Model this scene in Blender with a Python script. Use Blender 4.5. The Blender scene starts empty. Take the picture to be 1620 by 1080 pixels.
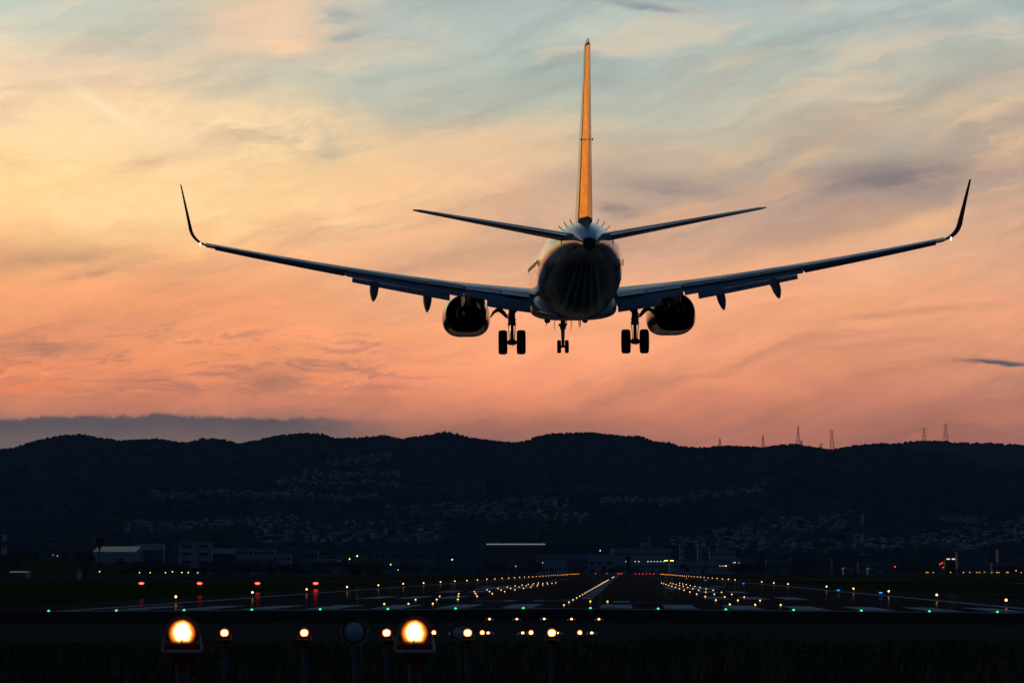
import bpy, math, random
from mathutils import Vector, Matrix, noise as mnoise
R = math.radians
rnd = random.Random(7)
scene = bpy.context.scene
COL = scene.collection

# ------------------------------------------------------------------ camera constants
F = 4485.0            # focal length in photo pixels (photo 1620 px wide)
CAMZ = 2.45           # eye height above the flat grass
YAW = R(2.253)        # the camera looks this far left of the runway direction (+Y)
PITCH = math.atan(363.0 / F)

def spot(px, D, z=0.0):
    """ground position seen at photo column px at depth D along the view axis (world: +Y = runway direction)"""
    X = (px - 810.0) / 4500.0 * D
    c, s = math.cos(YAW), math.sin(YAW)
    return Vector((X * c - D * s, X * s + D * c, z))

def lin(c):
    return tuple(((v / 255.0) / 12.92 if v / 255.0 <= 0.04045 else ((v / 255.0 + 0.055) / 1.055) ** 2.4) for v in c)

def smooth(t):
    t = max(0.0, min(1.0, t))
    return t * t * (3 - 2 * t)

# ------------------------------------------------------------------ mesh builder
class MB:
    def __init__(self):
        self.v, self.f, self.m = [], [], []

    def add(self, verts, faces, mi=0):
        o = len(self.v)
        self.v.extend(tuple(p) for p in verts)
        self.f.extend(tuple(i + o for i in q) for q in faces)
        self.m.extend([mi] * len(faces))

    def box(self, c, s, mi=0, rz=0.0):
        hx, hy, hz = s[0] / 2, s[1] / 2, s[2] / 2
        cr, sr = math.cos(rz), math.sin(rz)
        vs = []
        for x, y, z in ((-hx, -hy, -hz), (hx, -hy, -hz), (hx, hy, -hz), (-hx, hy, -hz), (-hx, -hy, hz), (hx, -hy, hz), (hx, hy, hz), (-hx, hy, hz)):
            vs.append((c[0] + x * cr - y * sr, c[1] + x * sr + y * cr, c[2] + z))
        self.add(vs, [(0, 3, 2, 1), (4, 5, 6, 7), (0, 1, 5, 4), (1, 2, 6, 5), (2, 3, 7, 6), (3, 0, 4, 7)], mi)

    def tube(self, pts, rad, n=8, mi=0, caps=True):
        pts = [Vector(p) for p in pts]
        rads = rad if isinstance(rad, (list, tuple)) else [rad] * len(pts)
        rings = []
        up = None
        for i, p in enumerate(pts):
            d = (pts[min(i + 1, len(pts) - 1)] - pts[max(i - 1, 0)]).normalized()
            if up is None:
                up = Vector((0, 0, 1)) if abs(d.z) < 0.9 else Vector((0, 1, 0))
            a = d.cross(up).normalized()
            b = a.cross(d).normalized()
            up = b
            rings.append([p + (a * math.cos(2 * math.pi * k / n) + b * math.sin(2 * math.pi * k / n)) * rads[i] for k in range(n)])
        self.loft(rings, mi, caps)

    def loft(self, rings, mi=0, caps=True, closed=True):
        n = len(rings[0])
        vs = [p for r in rings for p in r]
        fs = []
        for i in range(len(rings) - 1):
            for k in range(n if closed else n - 1):
                k2 = (k + 1) % n
                fs.append((i * n + k, i * n + k2, (i + 1) * n + k2, (i + 1) * n + k))
        if caps:
            fs.append(tuple(reversed(range(n))))
            fs.append(tuple((len(rings) - 1) * n + k for k in range(n)))
        self.add(vs, fs, mi)

    def lathe(self, prof, axis='Z', n=20, mi=0, c=(0, 0, 0), caps=True):
        """prof: list of (radius, position along the axis)"""
        rings = []
        for r, t in prof:
            ring = []
            for k in range(n):
                a = 2 * math.pi * k / n
                x, y = r * math.cos(a), r * math.sin(a)
                if axis == 'Z':
                    p = (x, y, t)
                elif axis == 'Y':
                    p = (x, t, y)
                else:
                    p = (t, x, y)
                ring.append((p[0] + c[0], p[1] + c[1], p[2] + c[2]))
            rings.append(ring)
        self.loft(rings, mi, caps)

    def build(self, name, mats, parent=None, smooth_deg=None, recalc=True):
        me = bpy.data.meshes.new(name)
        me.from_pydata(self.v, [], self.f)
        mats = mats if isinstance(mats, (list, tuple)) else [mats]
        for m in mats:
            me.materials.append(m)
        if len(mats) > 1:
            me.polygons.foreach_set('material_index', self.m)
        if recalc:
            import bmesh
            bm = bmesh.new()
            bm.from_mesh(me)
            bmesh.ops.recalc_face_normals(bm, faces=bm.faces)
            bm.to_mesh(me)
            bm.free()
        if smooth_deg is not None:
            me.polygons.foreach_set('use_smooth', [True] * len(me.polygons))
            me.set_sharp_from_angle(angle=R(smooth_deg))
        me.update()
        o = bpy.data.objects.new(name, me)
        COL.objects.link(o)
        if parent is not None:
            o.parent = parent
        return o

def tag(o, label=None, cat=None, group=None, kind=None):
    if label: o['label'] = label
    if cat: o['category'] = cat
    if group: o['group'] = group
    if kind: o['kind'] = kind
    return o

def empty(name, loc=(0, 0, 0), rz=0.0):
    o = bpy.data.objects.new(name, None)
    COL.objects.link(o)
    o.location = loc
    o.rotation_euler = (0, 0, rz)
    o.empty_display_size = 0.2
    return o

KIDS = {}
def copy_tree(o, loc=None, rz=None, parent=None):
    c = o.copy()
    COL.objects.link(c)
    c.parent = parent
    if loc is not None: c.location = loc
    if rz is not None: c.rotation_euler = (0, 0, rz)
    for ch in (KIDS.get(o.name) or list(o.children)):
        copy_tree(ch, parent=c)
    return c

def ordinal(n):
    base = ['first', 'second', 'third', 'fourth', 'fifth', 'sixth', 'seventh', 'eighth', 'ninth', 'tenth', 'eleventh', 'twelfth', 'thirteenth', 'fourteenth',
            'fifteenth', 'sixteenth', 'seventeenth', 'eighteenth', 'nineteenth']
    tens = {2: ('twent', 'twenty'), 3: ('thirt', 'thirty'), 4: ('fort', 'forty'), 5: ('fift', 'fifty'), 6: ('sixt', 'sixty')}
    if n <= 19: return base[n - 1]
    t, u = divmod(n, 10)
    return tens[t][0] + 'ieth' if u == 0 else tens[t][1] + '-' + base[u - 1]

# ------------------------------------------------------------------ materials
class NT:
    """tiny expression helper on a node tree"""
    def __init__(self, tree):
        self.t = tree

    def node(self, typ, **kw):
        n = self.t.nodes.new(typ)
        for k, v in kw.items():
            setattr(n, k, v)
        return n

    def put(self, sock, val):
        if isinstance(val, bpy.types.NodeSocket):
            self.t.links.new(val, sock)
        elif val is not None:
            sock.default_value = val

    def math(self, op, a, b=None, c=None, clamp=False):
        n = self.node('ShaderNodeMath', operation=op, use_clamp=clamp)
        for s, v in zip(n.inputs, (a, b, c)):
            self.put(s, v)
        return n.outputs[0]

    def add(self, a, b): return self.math('ADD', a, b)
    def sub(self, a, b): return self.math('SUBTRACT', a, b)
    def mul(self, a, b): return self.math('MULTIPLY', a, b)

    def xyz(self, x, y, z=0.0):
        n = self.node('ShaderNodeCombineXYZ')
        for s, v in zip(n.inputs, (x, y, z)):
            self.put(s, v)
        return n.outputs[0]

    def sep(self, v):
        n = self.node('ShaderNodeSeparateXYZ')
        self.put(n.inputs[0], v)
        return n.outputs

    def noise(self, vec, scale=5.0, detail=4.0, rough=0.5, dist=0.0):
        n = self.node('ShaderNodeTexNoise')
        self.put(n.inputs['Vector'], vec)
        n.inputs['Scale'].default_value = scale
        n.inputs['Detail'].default_value = detail
        n.inputs['Roughness'].default_value = rough
        n.inputs['Distortion'].default_value = dist
        return n.outputs[0]

    def maprange(self, v, a, b, c=0.0, d=1.0, typ='SMOOTHSTEP'):
        n = self.node('ShaderNodeMapRange', interpolation_type=typ)
        for s, x in zip(n.inputs, (v, a, b, c, d)):
            self.put(s, x)
        return n.outputs[0]

    def mix(self, fac, a, b, mode='MIX', clamp=False):
        n = self.node('ShaderNodeMix', data_type='RGBA', blend_type=mode, clamp_result=clamp)
        self.put(n.inputs[0], fac)
        self.put(n.inputs[6], a if isinstance(a, bpy.types.NodeSocket) else tuple(a) + (1.0,))
        self.put(n.inputs[7], b if isinstance(b, bpy.types.NodeSocket) else tuple(b) + (1.0,))
        return n.outputs[2]

    def ramp(self, fac, stops, interp='LINEAR'):
        n = self.node('ShaderNodeValToRGB')
        cr = n.color_ramp
        cr.interpolation = interp
        while len(cr.elements) < len(stops):
            cr.elements.new(0.5)
        for e, (p, c) in zip(cr.elements, stops):
            e.position = p
            e.color = tuple(c) + (1.0,)
        self.put(n.inputs[0], fac)
        return n.outputs[0]

def new_mat(name):
    m = bpy.data.materials.new(name)
    m.use_nodes = True
    t = NT(m.node_tree)
    return m, t, m.node_tree.nodes['Principled BSDF']

def mat(name, col, rough=0.6, metal=0.0, spec=0.5, var=0.0, vscale=3.0, bump=0.0, bscale=40.0, coat=0.0, coat_rough=0.05, streak=(1, 1, 1), rvar=0.0):
    """principled surface with a procedural wear variation in object space"""
    m, t, p = new_mat(name)
    tc = t.node('ShaderNodeTexCoord').outputs['Object']
    mp = t.node('ShaderNodeMapping')
    t.put(mp.inputs[0], tc)
    mp.inputs['Scale'].default_value = streak
    n1 = t.noise(mp.outputs[0], vscale, 6.0, 0.6)
    if var > 0:
        lo = tuple(max(0.0, c * (1 - var)) for c in col)
        hi = tuple(min(1.0, c * (1 + var)) for c in col)
        t.put(p.inputs['Base Color'], t.ramp(n1, [(0.3, lo), (0.7, hi)]))
    else:
        p.inputs['Base Color'].default_value = tuple(col) + (1.0,)
    if rvar > 0:
        t.put(p.inputs['Roughness'], t.maprange(n1, 0.3, 0.7, max(0.02, rough - rvar), rough + rvar))
    else:
        p.inputs['Roughness'].default_value = rough
    p.inputs['Metallic'].default_value = metal
    p.inputs['Specular IOR Level'].default_value = spec
    p.inputs['Coat Weight'].default_value = coat
    p.inputs['Coat Roughness'].default_value = coat_rough
    if bump > 0:
        b = t.node('ShaderNodeBump')
        b.inputs['Strength'].default_value = bump
        b.inputs['Distance'].default_value = 0.02
        t.put(b.inputs['Height'], t.noise(tc, bscale, 6.0, 0.6))
        t.put(p.inputs['Normal'], b.outputs[0])
    return m

def glow(name, col, strength):
    m, t, p = new_mat(name)
    p.inputs['Base Color'].default_value = tuple(min(1, c) for c in col) + (1.0,)
    p.inputs['Roughness'].default_value = 0.25
    p.inputs['Emission Color'].default_value = tuple(col) + (1.0,)
    p.inputs['Emission Strength'].default_value = strength
    return m

def lamp_glass(name, strength, rim=1.3):
    """a lit reflector lamp: burning filament area in the middle, amber reflector towards the rim"""
    m, t, p = new_mat(name)
    g = t.sep(t.node('ShaderNodeTexCoord').outputs['Generated'])
    dx, dz = t.sub(g[0], 0.5), t.sub(g[2], 0.52)
    r = t.math('SQRT', t.add(t.mul(dx, dx), t.mul(dz, dz)))
    nz = t.noise(t.node('ShaderNodeTexCoord').outputs['Object'], 17.0, 1.0)
    r = t.add(r, t.mul(t.sub(nz, 0.5), 0.20))
    core = t.maprange(r, 0.25, 0.46, 1.0, 0.0)
    col = t.mix(core, (1.0, 0.20, 0.008), (1.0, 0.58, 0.18))
    t.put(p.inputs['Emission Color'], col)
    t.put(p.inputs['Emission Strength'], t.add(t.mul(core, strength), rim))
    p.inputs['Base Color'].default_value = (0.5, 0.3, 0.1, 1)
    p.inputs['Roughness'].default_value = 0.2
    return m
# ------------------------------------------------------------------ sky, sun, camera
def build_world():
    w = bpy.data.worlds.new("World")
    scene.world = w
    w.use_nodes = True
    t = NT(w.node_tree)
    bg = w.node_tree.nodes['Background']
    d = t.sep(t.node('ShaderNodeTexCoord').outputs['Generated'])
    # compass bearing u and elevation v of the sky direction, in degrees (u = 0 a little left of the runway heading)
    u = t.add(t.mul(t.math('ARCTAN2', d[0], d[1]), 57.29578), 2.253)
    v = t.mul(t.math('ARCSINE', d[2]), 57.29578)

    def U(px): return math.degrees(math.atan((px - 810) / 4500.0))
    def V(py): return math.degrees(math.atan((py - 540) / -F) + PITCH)

    # slow bending of the cloud sheet
    base = t.xyz(u, v, 0.0)
    nA = t.node('ShaderNodeTexNoise')
    t.put(nA.inputs['Vector'], t.xyz(t.mul(u, 0.55), v, 3.7))
    nA.inputs['Scale'].default_value = 0.55
    nA.inputs['Detail'].default_value = 5.0
    nA.inputs['Roughness'].default_value = 0.55
    sA = t.sep(nA.outputs['Color'])
    wu = t.add(u, t.mul(t.sub(sA[0], 0.5), 2.2))
    wv = t.add(v, t.mul(t.sub(sA[1], 0.5), 1.1))

    ys = [0, 60, 120, 180, 240, 300, 360, 420, 480, 540, 600, 640, 670, 705]
    cols = {
        -700: [(196, 190, 160), (215, 200, 160), (240, 215, 160), (255, 226, 150), (255, 224, 135), (255, 215, 120), (255, 196, 105), (250, 170, 90), (240, 150, 85), (225, 135, 85), (205, 122, 85), (180, 112, 90), (140, 102, 92), (128, 100, 95)],
        -250: [(196, 195, 170), (222, 202, 165), (240, 214, 168), (253, 222, 168), (255, 220, 158), (255, 214, 150), (252, 198, 130), (236, 172, 110), (228, 155, 102), (218, 140, 96), (206, 128, 92), (182, 118, 96), (136, 108, 98), (128, 105, 98)],
        0: [(186, 200, 190), (200, 200, 180), (230, 206, 174), (248, 212, 172), (255, 218, 166), (254, 214, 156), (250, 197, 138), (224, 168, 118), (230, 158, 110), (218, 142, 102), (212, 132, 96), (188, 122, 98), (130, 108, 100), (126, 106, 101)],
        150: [(190, 202, 188), (192, 192, 174), (228, 204, 174), (251, 214, 174), (252, 214, 166), (254, 214, 157), (252, 202, 142), (222, 168, 120), (240, 162, 112), (224, 146, 105), (226, 140, 100), (198, 126, 100), (124, 104, 100), (126, 106, 101)],
        300: [(196, 194, 178), (194, 188, 170), (202, 190, 166), (218, 196, 162), (230, 198, 158), (252, 211, 156), (253, 202, 145), (240, 174, 124), (238, 160, 112), (228, 150, 108), (234, 146, 106), (206, 130, 102), (132, 108, 101), (130, 108, 102)],
        450: [(218, 198, 172), (222, 194, 166), (190, 188, 170), (188, 184, 163), (216, 192, 158), (249, 208, 150), (247, 196, 140), (238, 174, 126), (236, 162, 116), (236, 156, 112), (226, 144, 107), (198, 126, 100), (142, 110, 100), (138, 108, 100)],
        600: [(174, 186, 180), (176, 184, 175), (174, 182, 170), (178, 181, 166), (220, 192, 156), (240, 199, 150), (236, 187, 142), (228, 174, 132), (236, 168, 123), (238, 160, 118), (230, 147, 109), (198, 126, 100), (160, 112, 97), (146, 108, 98)],
        800: [(163, 178, 175), (166, 180, 174), (170, 182, 172), (178, 182, 166), (220, 189, 153), (224, 182, 146), (208, 170, 140), (220, 172, 136), (240, 170, 126), (240, 162, 119), (230, 147, 110), (208, 131, 101), (174, 114, 95), (154, 106, 95)],
        1000: [(160, 174, 174), (165, 178, 173), (168, 180, 172), (178, 180, 165), (190, 174, 151), (170, 153, 140), (188, 157, 137), (216, 167, 136), (238, 170, 128), (239, 162, 120), (228, 147, 111), (208, 131, 102), (178, 116, 96), (162, 108, 95)],
        1200: [(152, 166, 170), (161, 175, 172), (168, 177, 168), (180, 179, 163), (186, 174, 152), (168, 151, 139), (184, 153, 135), (222, 168, 134), (239, 168, 126), (237, 160, 120), (224, 145, 110), (200, 128, 101), (176, 114, 96), (164, 108, 96)],
        1400: [(160, 176, 176), (164, 176, 172), (172, 176, 165), (179, 173, 157), (173, 162, 146), (153, 139, 133), (206, 165, 134), (218, 166, 132), (235, 166, 125), (231, 158, 119), (214, 141, 111), (188, 123, 101), (174, 114, 97), (162, 107, 95)],
        1620: [(162, 179, 180), (164, 177, 174), (178, 175, 161), (177, 165, 149), (181, 162, 144), (174, 151, 136), (206, 163, 136), (213, 163, 132), (228, 161, 124), (218, 151, 117), (198, 135, 109), (186, 122, 102), (172, 114, 98), (162, 108, 95)],
        2100: [(150, 168, 172), (155, 168, 168), (160, 162, 155), (160, 155, 145), (160, 148, 138), (155, 138, 130), (175, 145, 128), (185, 145, 124), (190, 140, 116), (182, 130, 108), (165, 118, 102), (155, 108, 98), (145, 102, 95), (138, 98, 93)],
    }
    vlo, vhi = V(705), V(0)
    fac = t.maprange(wv, vlo, vhi, 0.0, 1.0, 'LINEAR')
    xs = sorted(cols)
    out = None
    for i, x in enumerate(xs):
        stops = sorted(((V(y) - vlo) / (vhi - vlo), lin(c)) for y, c in zip(ys, cols[x]))
        c = t.ramp(fac, stops, 'EASE' if False else 'LINEAR')
        out = c if out is None else t.mix(t.maprange(wu, U(xs[i - 1]), U(x), 0.0, 1.0, 'LINEAR'), out, c)

    # feathery cirrus: stretched noise whose streaks climb to the right
    ca, sa = math.cos(R(14)), math.sin(R(14))
    ru = t.add(t.mul(wu, ca), t.mul(wv, sa))
    rv = t.sub(t.mul(wv, ca), t.mul(wu, sa))
    st1 = t.noise(t.xyz(t.mul(ru, 0.16), t.mul(rv, 0.85), 1.3), 1.0, 9.0, 0.60, 0.35)
    st2 = t.noise(t.xyz(t.mul(ru, 0.55), t.mul(rv, 2.3), 8.1), 1.0, 8.0, 0.62, 0.5)
    st3 = t.noise(t.xyz(t.mul(wu, 0.9), t.mul(wv, 5.0), 2.2), 1.0, 7.0, 0.6, 0.6)
    sm = t.add(t.add(t.mul(t.sub(st1, 0.5), 1.0), t.mul(t.sub(st2, 0.5), 0.40)), t.mul(t.sub(st3, 0.5), 0.18))
    gain = t.maprange(sm, -0.28, 0.28, 0.80, 1.25, 'LINEAR')
    g3 = t.xyz(t.mul(gain, 1.19), t.mul(t.math('POWER', gain, 0.9), 1.15), t.mul(t.math('POWER', gain, 0.7), 1.13))
    out = t.mix(1.0, out, g3, 'MULTIPLY')
    # lit filaments of cirrus and the duller gaps between them
    hu = t.add(wu, t.mul(t.sub(st2, 0.5), 1.6))
    hv = t.add(wv, t.mul(t.sub(st1, 0.5), 1.1))
    c2, s2 = math.cos(R(12)), math.sin(R(12))
    fu = t.add(t.mul(hu, c2), t.mul(hv, s2))
    fv = t.sub(t.mul(hv, c2), t.mul(hu, s2))
    fil = t.noise(t.xyz(t.mul(fu, 0.30), t.mul(fv, 1.35), 21.0), 1.0, 7.0, 0.54, 0.15)
    gap = t.noise(t.xyz(t.mul(fu, 0.20), t.mul(fv, 1.15), 33.0), 1.0, 7.0, 0.55, 0.2)
    lit = t.ramp(t.maprange(v, 2.4, 11.5, 0.0, 1.0, 'LINEAR'), [(0.0, lin((226, 134, 100))), (0.22, lin((255, 166, 114))), (0.5, lin((255, 190, 138))), (0.75, lin((252, 212, 168))), (1.0, lin((228, 212, 188)))])
    dull = t.ramp(t.maprange(v, 2.4, 11.5, 0.0, 1.0, 'LINEAR'), [(0.0, lin((140, 104, 96))), (0.25, lin((190, 132, 110))), (0.55, lin((178, 148, 132))), (1.0, lin((150, 166, 168)))])
    out = t.mix(t.mul(t.maprange(fil, 0.47, 0.72), 0.50), out, lit)
    out = t.mix(t.mul(t.maprange(gap, 0.50, 0.76), 0.50), out, dull)

    # luminous cream veil in the upper left, torn into fine wisps
    wn = t.noise(t.xyz(t.mul(t.add(u, t.mul(st1, 3.0)), 0.55), t.mul(t.add(v, t.mul(st2, 2.2)), 1.5), 41.0), 1.0, 8.0, 0.58, 0.25)
    reg = t.mul(t.mul(t.maprange(u, U(760), U(330), 0.0, 1.0), t.maprange(v, V(415), V(330), 0.0, 1.0)), t.maprange(v, V(90), V(230), 0.0, 1.0))
    out = t.mix(t.mul(t.mul(t.maprange(wn, 0.40, 0.68), reg), 0.80), out, tuple(1.16 * q for q in lin((255, 219, 164))))
    wn2 = t.noise(t.xyz(t.mul(t.add(u, t.mul(st2, 2.0)), 0.5), t.mul(t.add(v, t.mul(st1, 2.0)), 2.2), 57.0), 1.0, 7.0, 0.56, 0.2)
    out = t.mix(t.mul(t.mul(t.maprange(wn2, 0.52, 0.74), reg), 0.38), out, lin((216, 184, 150)))
    # rippled orange cloud low on the left
    rn = t.noise(t.xyz(t.mul(t.add(u, t.mul(st2, 2.4)), 0.75), t.mul(t.add(v, t.mul(st1, 1.6)), 4.6), 63.0), 1.0, 8.0, 0.60, 0.6)
    reg2 = t.mul(t.mul(t.maprange(u, U(820), U(480), 0.0, 1.0), t.maprange(v, V(645), V(610), 0.0, 1.0)), t.maprange(v, V(500), V(545), 0.0, 1.0))
    out = t.mix(t.mul(t.mul(t.maprange(rn, 0.48, 0.66), reg2), 0.80), out, tuple(1.10 * q for q in lin((255, 156, 102))))
    out = t.mix(t.mul(t.mul(t.maprange(rn, 0.50, 0.34, 0.0, 1.0), reg2), 0.75), out, lin((178, 124, 106)))
    # single cloud shapes (position in photo terms -> bearing and elevation)
    n_edge = t.noise(t.xyz(t.mul(u, 0.9), t.mul(v, 2.6), 5.5), 1.6, 8.0, 0.62, 0.4)
    bu = t.add(u, t.mul(t.sub(sA[2], 0.5), 0.9))
    bv = t.add(v, t.add(t.mul(t.sub(sA[0], 0.5), 0.35), t.mul(t.sub(n_edge, 0.5), 0.28)))
    tex = t.maprange(n_edge, 0.30, 0.62, 0.35, 1.25, 'LINEAR')
    blobs = [
        (165, 185, 60, 9, -33, (255, 240, 200), .72), (160, 205, 100, 38, -33, (255, 224, 174), .6), (440, 74, 78, 10, 3, (255, 214, 172), 1.0), (505, 54, 48, 5, 16, (238, 200, 168), .6),
        (400, 32, 84, 36, 6, (246, 208, 172), .75), (520, 28, 44, 16, 0, (158, 174, 174), .65), (540, 58, 50, 9, 14, (164, 172, 168), .55),
        (1250, 268, 66, 9, 34, (228, 188, 152), .6), (1310, 240, 60, 7, 30, (214, 182, 150), .5), (1520, 170, 130, 14, 20, (212, 192, 164), .55), (1160, 125, 84, 9, 26, (196, 188, 170), .55),
        (1420, 284, 130, 20, 3, (140, 127, 126), .65), (1060, 295, 80, 18, -8, (148, 137, 132), .5), (970, 328, 36, 10, -10, (128, 120, 121), .55),
        (1480, 354, 60, 13, 12, (250, 196, 146), .7), (1350, 385, 140, 11, 11, (238, 182, 136), .6), (1120, 415, 120, 14, 9, (226, 176, 138), .45), (1590, 578, 52, 4, -3, (104, 97, 106), .95),
        (320, 566, 130, 17, 5, (254, 160, 106), .75), (470, 552, 20, 14, 10, (255, 166, 112), .8), (560, 532, 40, 8, 8, (250, 166, 116), .55), (50, 616, 56, 10, 4, (250, 142, 96), .8),
        (55, 556, 90, 11, 4, (182, 130, 110), .6), (420, 604, 80, 22, 10, (176, 122, 104), .6), (230, 606, 80, 20, 6, (208, 132, 102), .5), (90, 300, 210, 60, -8, (255, 216, 152), .5), (430, 300, 150, 50, 12, (255, 212, 156), .5), (90, 414, 110, 15, 4, (204, 160, 122), .65),
        (150, 436, 90, 8, 12, (200, 152, 118), .5), (230, 262, 66, 10, 10, (216, 178, 142), .5), (1020, 8, 70, 6, -8, (132, 144, 150), .55), (700, 408, 160, 12, 10, (202, 158, 128), .45),
        (640, 255, 90, 16, 14, (246, 204, 160), .5), (860, 245, 60, 14, 5, (240, 202, 162), .55), (520, 240, 26, 22, 40, (186, 178, 160), .5), (1000, 520, 260, 9, 3, (246, 172, 122), .5), (1450, 500, 140, 7, 4, (206, 146, 114), .5), (700, 700, 240, 14, 0, (150, 104, 94), .5)]
    for (bx, by, L, W, ang, c, al) in blobs:
        k = 78.5
        ca, sa = math.cos(R(ang)), math.sin(R(ang))
        du, dv = t.sub(bu, U(bx)), t.sub(bv, V(by))
        a = t.mul(t.add(t.mul(du, ca), t.mul(dv, sa)), k / L)
        b = t.mul(t.sub(t.mul(dv, ca), t.mul(du, sa)), k / W)
        e = t.math('EXPONENT', t.mul(t.add(t.mul(a, a), t.mul(b, b)), -1.0))
        hot = 1.10 if (bx, by) == (165, 185) else 1.0
        out = t.mix(t.math('MINIMUM', t.mul(t.mul(e, tex), al * 1.2), 1.0), out, tuple(hot * q for q in lin(c)))

    # grey stratus bank low on the left, crisp on top and dissolving downwards and to the right
    ne = t.noise(t.xyz(t.mul(u, 0.8), t.mul(v, 0.6), 11.0), 1.0, 8.0, 0.6, 0.3)
    nb = t.noise(t.xyz(t.mul(u, 0.22), 0.0, 4.0), 1.0, 3.0, 0.5)
    nf = t.noise(t.xyz(t.mul(u, 3.2), t.mul(v, 2.0), 17.0), 1.0, 6.0, 0.65, 0.6)
    top = t.add(t.add(t.add(V(661), t.mul(t.sub(ne, 0.5), 0.38)), t.mul(t.sub(nb, 0.5), 0.42)), t.mul(t.sub(nf, 0.5), 0.26))
    dep = t.sub(top, v)
    edge = t.maprange(dep, -0.03, 0.07)
    fadeR = t.maprange(t.add(u, t.mul(t.sub(ne, 0.5), 2.0)), U(420), U(690), 1.0, 0.0)
    bank = t.mul(edge, fadeR)
    bc = t.mix(t.maprange(dep, 0.02, 0.55), lin((90, 87, 92)), lin((118, 103, 99)))
    out = t.mix(t.mul(bank, 0.92), out, bc)

    # the coloured cloud sheet covers the sunset side; the rest is the clear dusk dome of the sky texture
    sky = t.node('ShaderNodeTexSky', sky_type='NISHITA')
    sky.sun_disc = False
    sky.sun_elevation = R(4.6)
    sky.sun_rotation = SUN_ROT
    sky.altitude = 10
    sky.dust_density = 1.6
    dome = t.mix(1.0, sky.outputs[0], (0.036 * DOME, 0.060 * DOME, 0.100 * DOME), 'MULTIPLY')
    dome = t.mix(1.0, dome, (0.010, 0.021, 0.042), 'ADD')
    au = t.math('ABSOLUTE', t.add(u, 8.0))
    cover = t.mul(t.maprange(au, 24.0, 58.0, 1.0, 0.0), t.maprange(v, 11.5, 30.0, 1.0, 0.0))
    final = t.mix(cover, dome, out)
    below = t.maprange(v, -1.5, 0.0, 0.0, 1.0)
    final = t.mix(below, (0.004, 0.005, 0.007), final)
    t.put(bg.inputs['Color'], final)
    bg.inputs['Strength'].default_value = 1.0

DOME = 0.62
SUN_AZ = R(-42.0)      # bearing of the sun from the runway direction, off the left of the frame
SUN_EL = R(4.6)
SUN_ROT = SUN_AZ
build_world()

sun = bpy.data.lights.new("low_sun", 'SUN')
sun.energy = 0.25
sun.angle = R(0.5)
sun.color = (1.0, 0.50, 0.16)
so = bpy.data.objects.new("low_sun", sun)
COL.objects.link(so)
sd = Vector((math.sin(SUN_AZ) * math.cos(SUN_EL), math.cos(SUN_AZ) * math.cos(SUN_EL), math.sin(SUN_EL)))
so.rotation_euler = (-sd).to_track_quat('-Z', 'Y').to_euler()
so.location = (-60, 60, 60)

cam = bpy.data.cameras.new("camera")
cam.sensor_width = 36.0
cam.sensor_fit = 'HORIZONTAL'
cam.lens = F / 1620.0 * 36.0
cam.clip_start = 0.5
cam.clip_end = 30000
cam.dof.use_dof = True
cam.dof.focus_distance = 127.0
cam.dof.aperture_fstop = 5.6
co = bpy.data.objects.new("camera", cam)
COL.objects.link(co)
co.location = (0, 0, CAMZ)
co.rotation_euler = (math.pi / 2 + PITCH, 0, YAW)
scene.camera = co

scene.view_settings.view_transform = 'Standard'
scene.view_settings.look = 'None'
scene.view_settings.exposure = 0.0
scene.view_settings.gamma = 1.0
scene.cycles.use_denoising = True
scene.cycles.max_bounces = 6
scene.cycles.volume_bounces = 0
# ------------------------------------------------------------------ the airliner (x right, y forward, z up; origin at the main gear station, fuselage centre)
M_white = mat('aircraft_white_paint', (0.46, 0.50, 0.56), 0.07, spec=0.5, var=0.05, vscale=0.6, coat=0.4, coat_rough=0.03, streak=(1, .25, 1), rvar=0.03)
M_belly = mat('aircraft_grey_belly_paint', (0.15, 0.17, 0.20), 0.3, spec=0.10, var=0.15, vscale=0.7, coat=0.0, streak=(1, .2, 1), rvar=0.03)
M_wing = mat('wing_grey_paint', (0.30, 0.32, 0.35), 0.28, spec=0.5, var=0.10, vscale=0.9, streak=(.4, 1, 1), rvar=0.08)
M_flap = mat('flap_grey_paint', (0.12, 0.14, 0.17), 0.42, spec=.2, var=0.14, vscale=1.2, streak=(.3, 1, 1))
M_gold = mat('rudder_orange_paint', (0.90, 0.47, 0.070), 0.16, metal=.85, var=0.42, vscale=1.3, bump=.9, bscale=1.5, streak=(1, 1, .15), rvar=0.05)
[n for n in M_gold.node_tree.nodes if n.type == 'BUMP'][0].inputs['Distance'].default_value = .10
M_gold.node_tree.nodes['Principled BSDF'].inputs['Specular Tint'].default_value = (0.92, 0.46, 0.065, 1)
M_fin = mat('fin_pale_paint', (0.60, 0.40, 0.28), 0.22, spec=.5, var=0.06, vscale=0.8, coat=0.0, streak=(1, 1, .2))
M_tail = None
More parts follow.
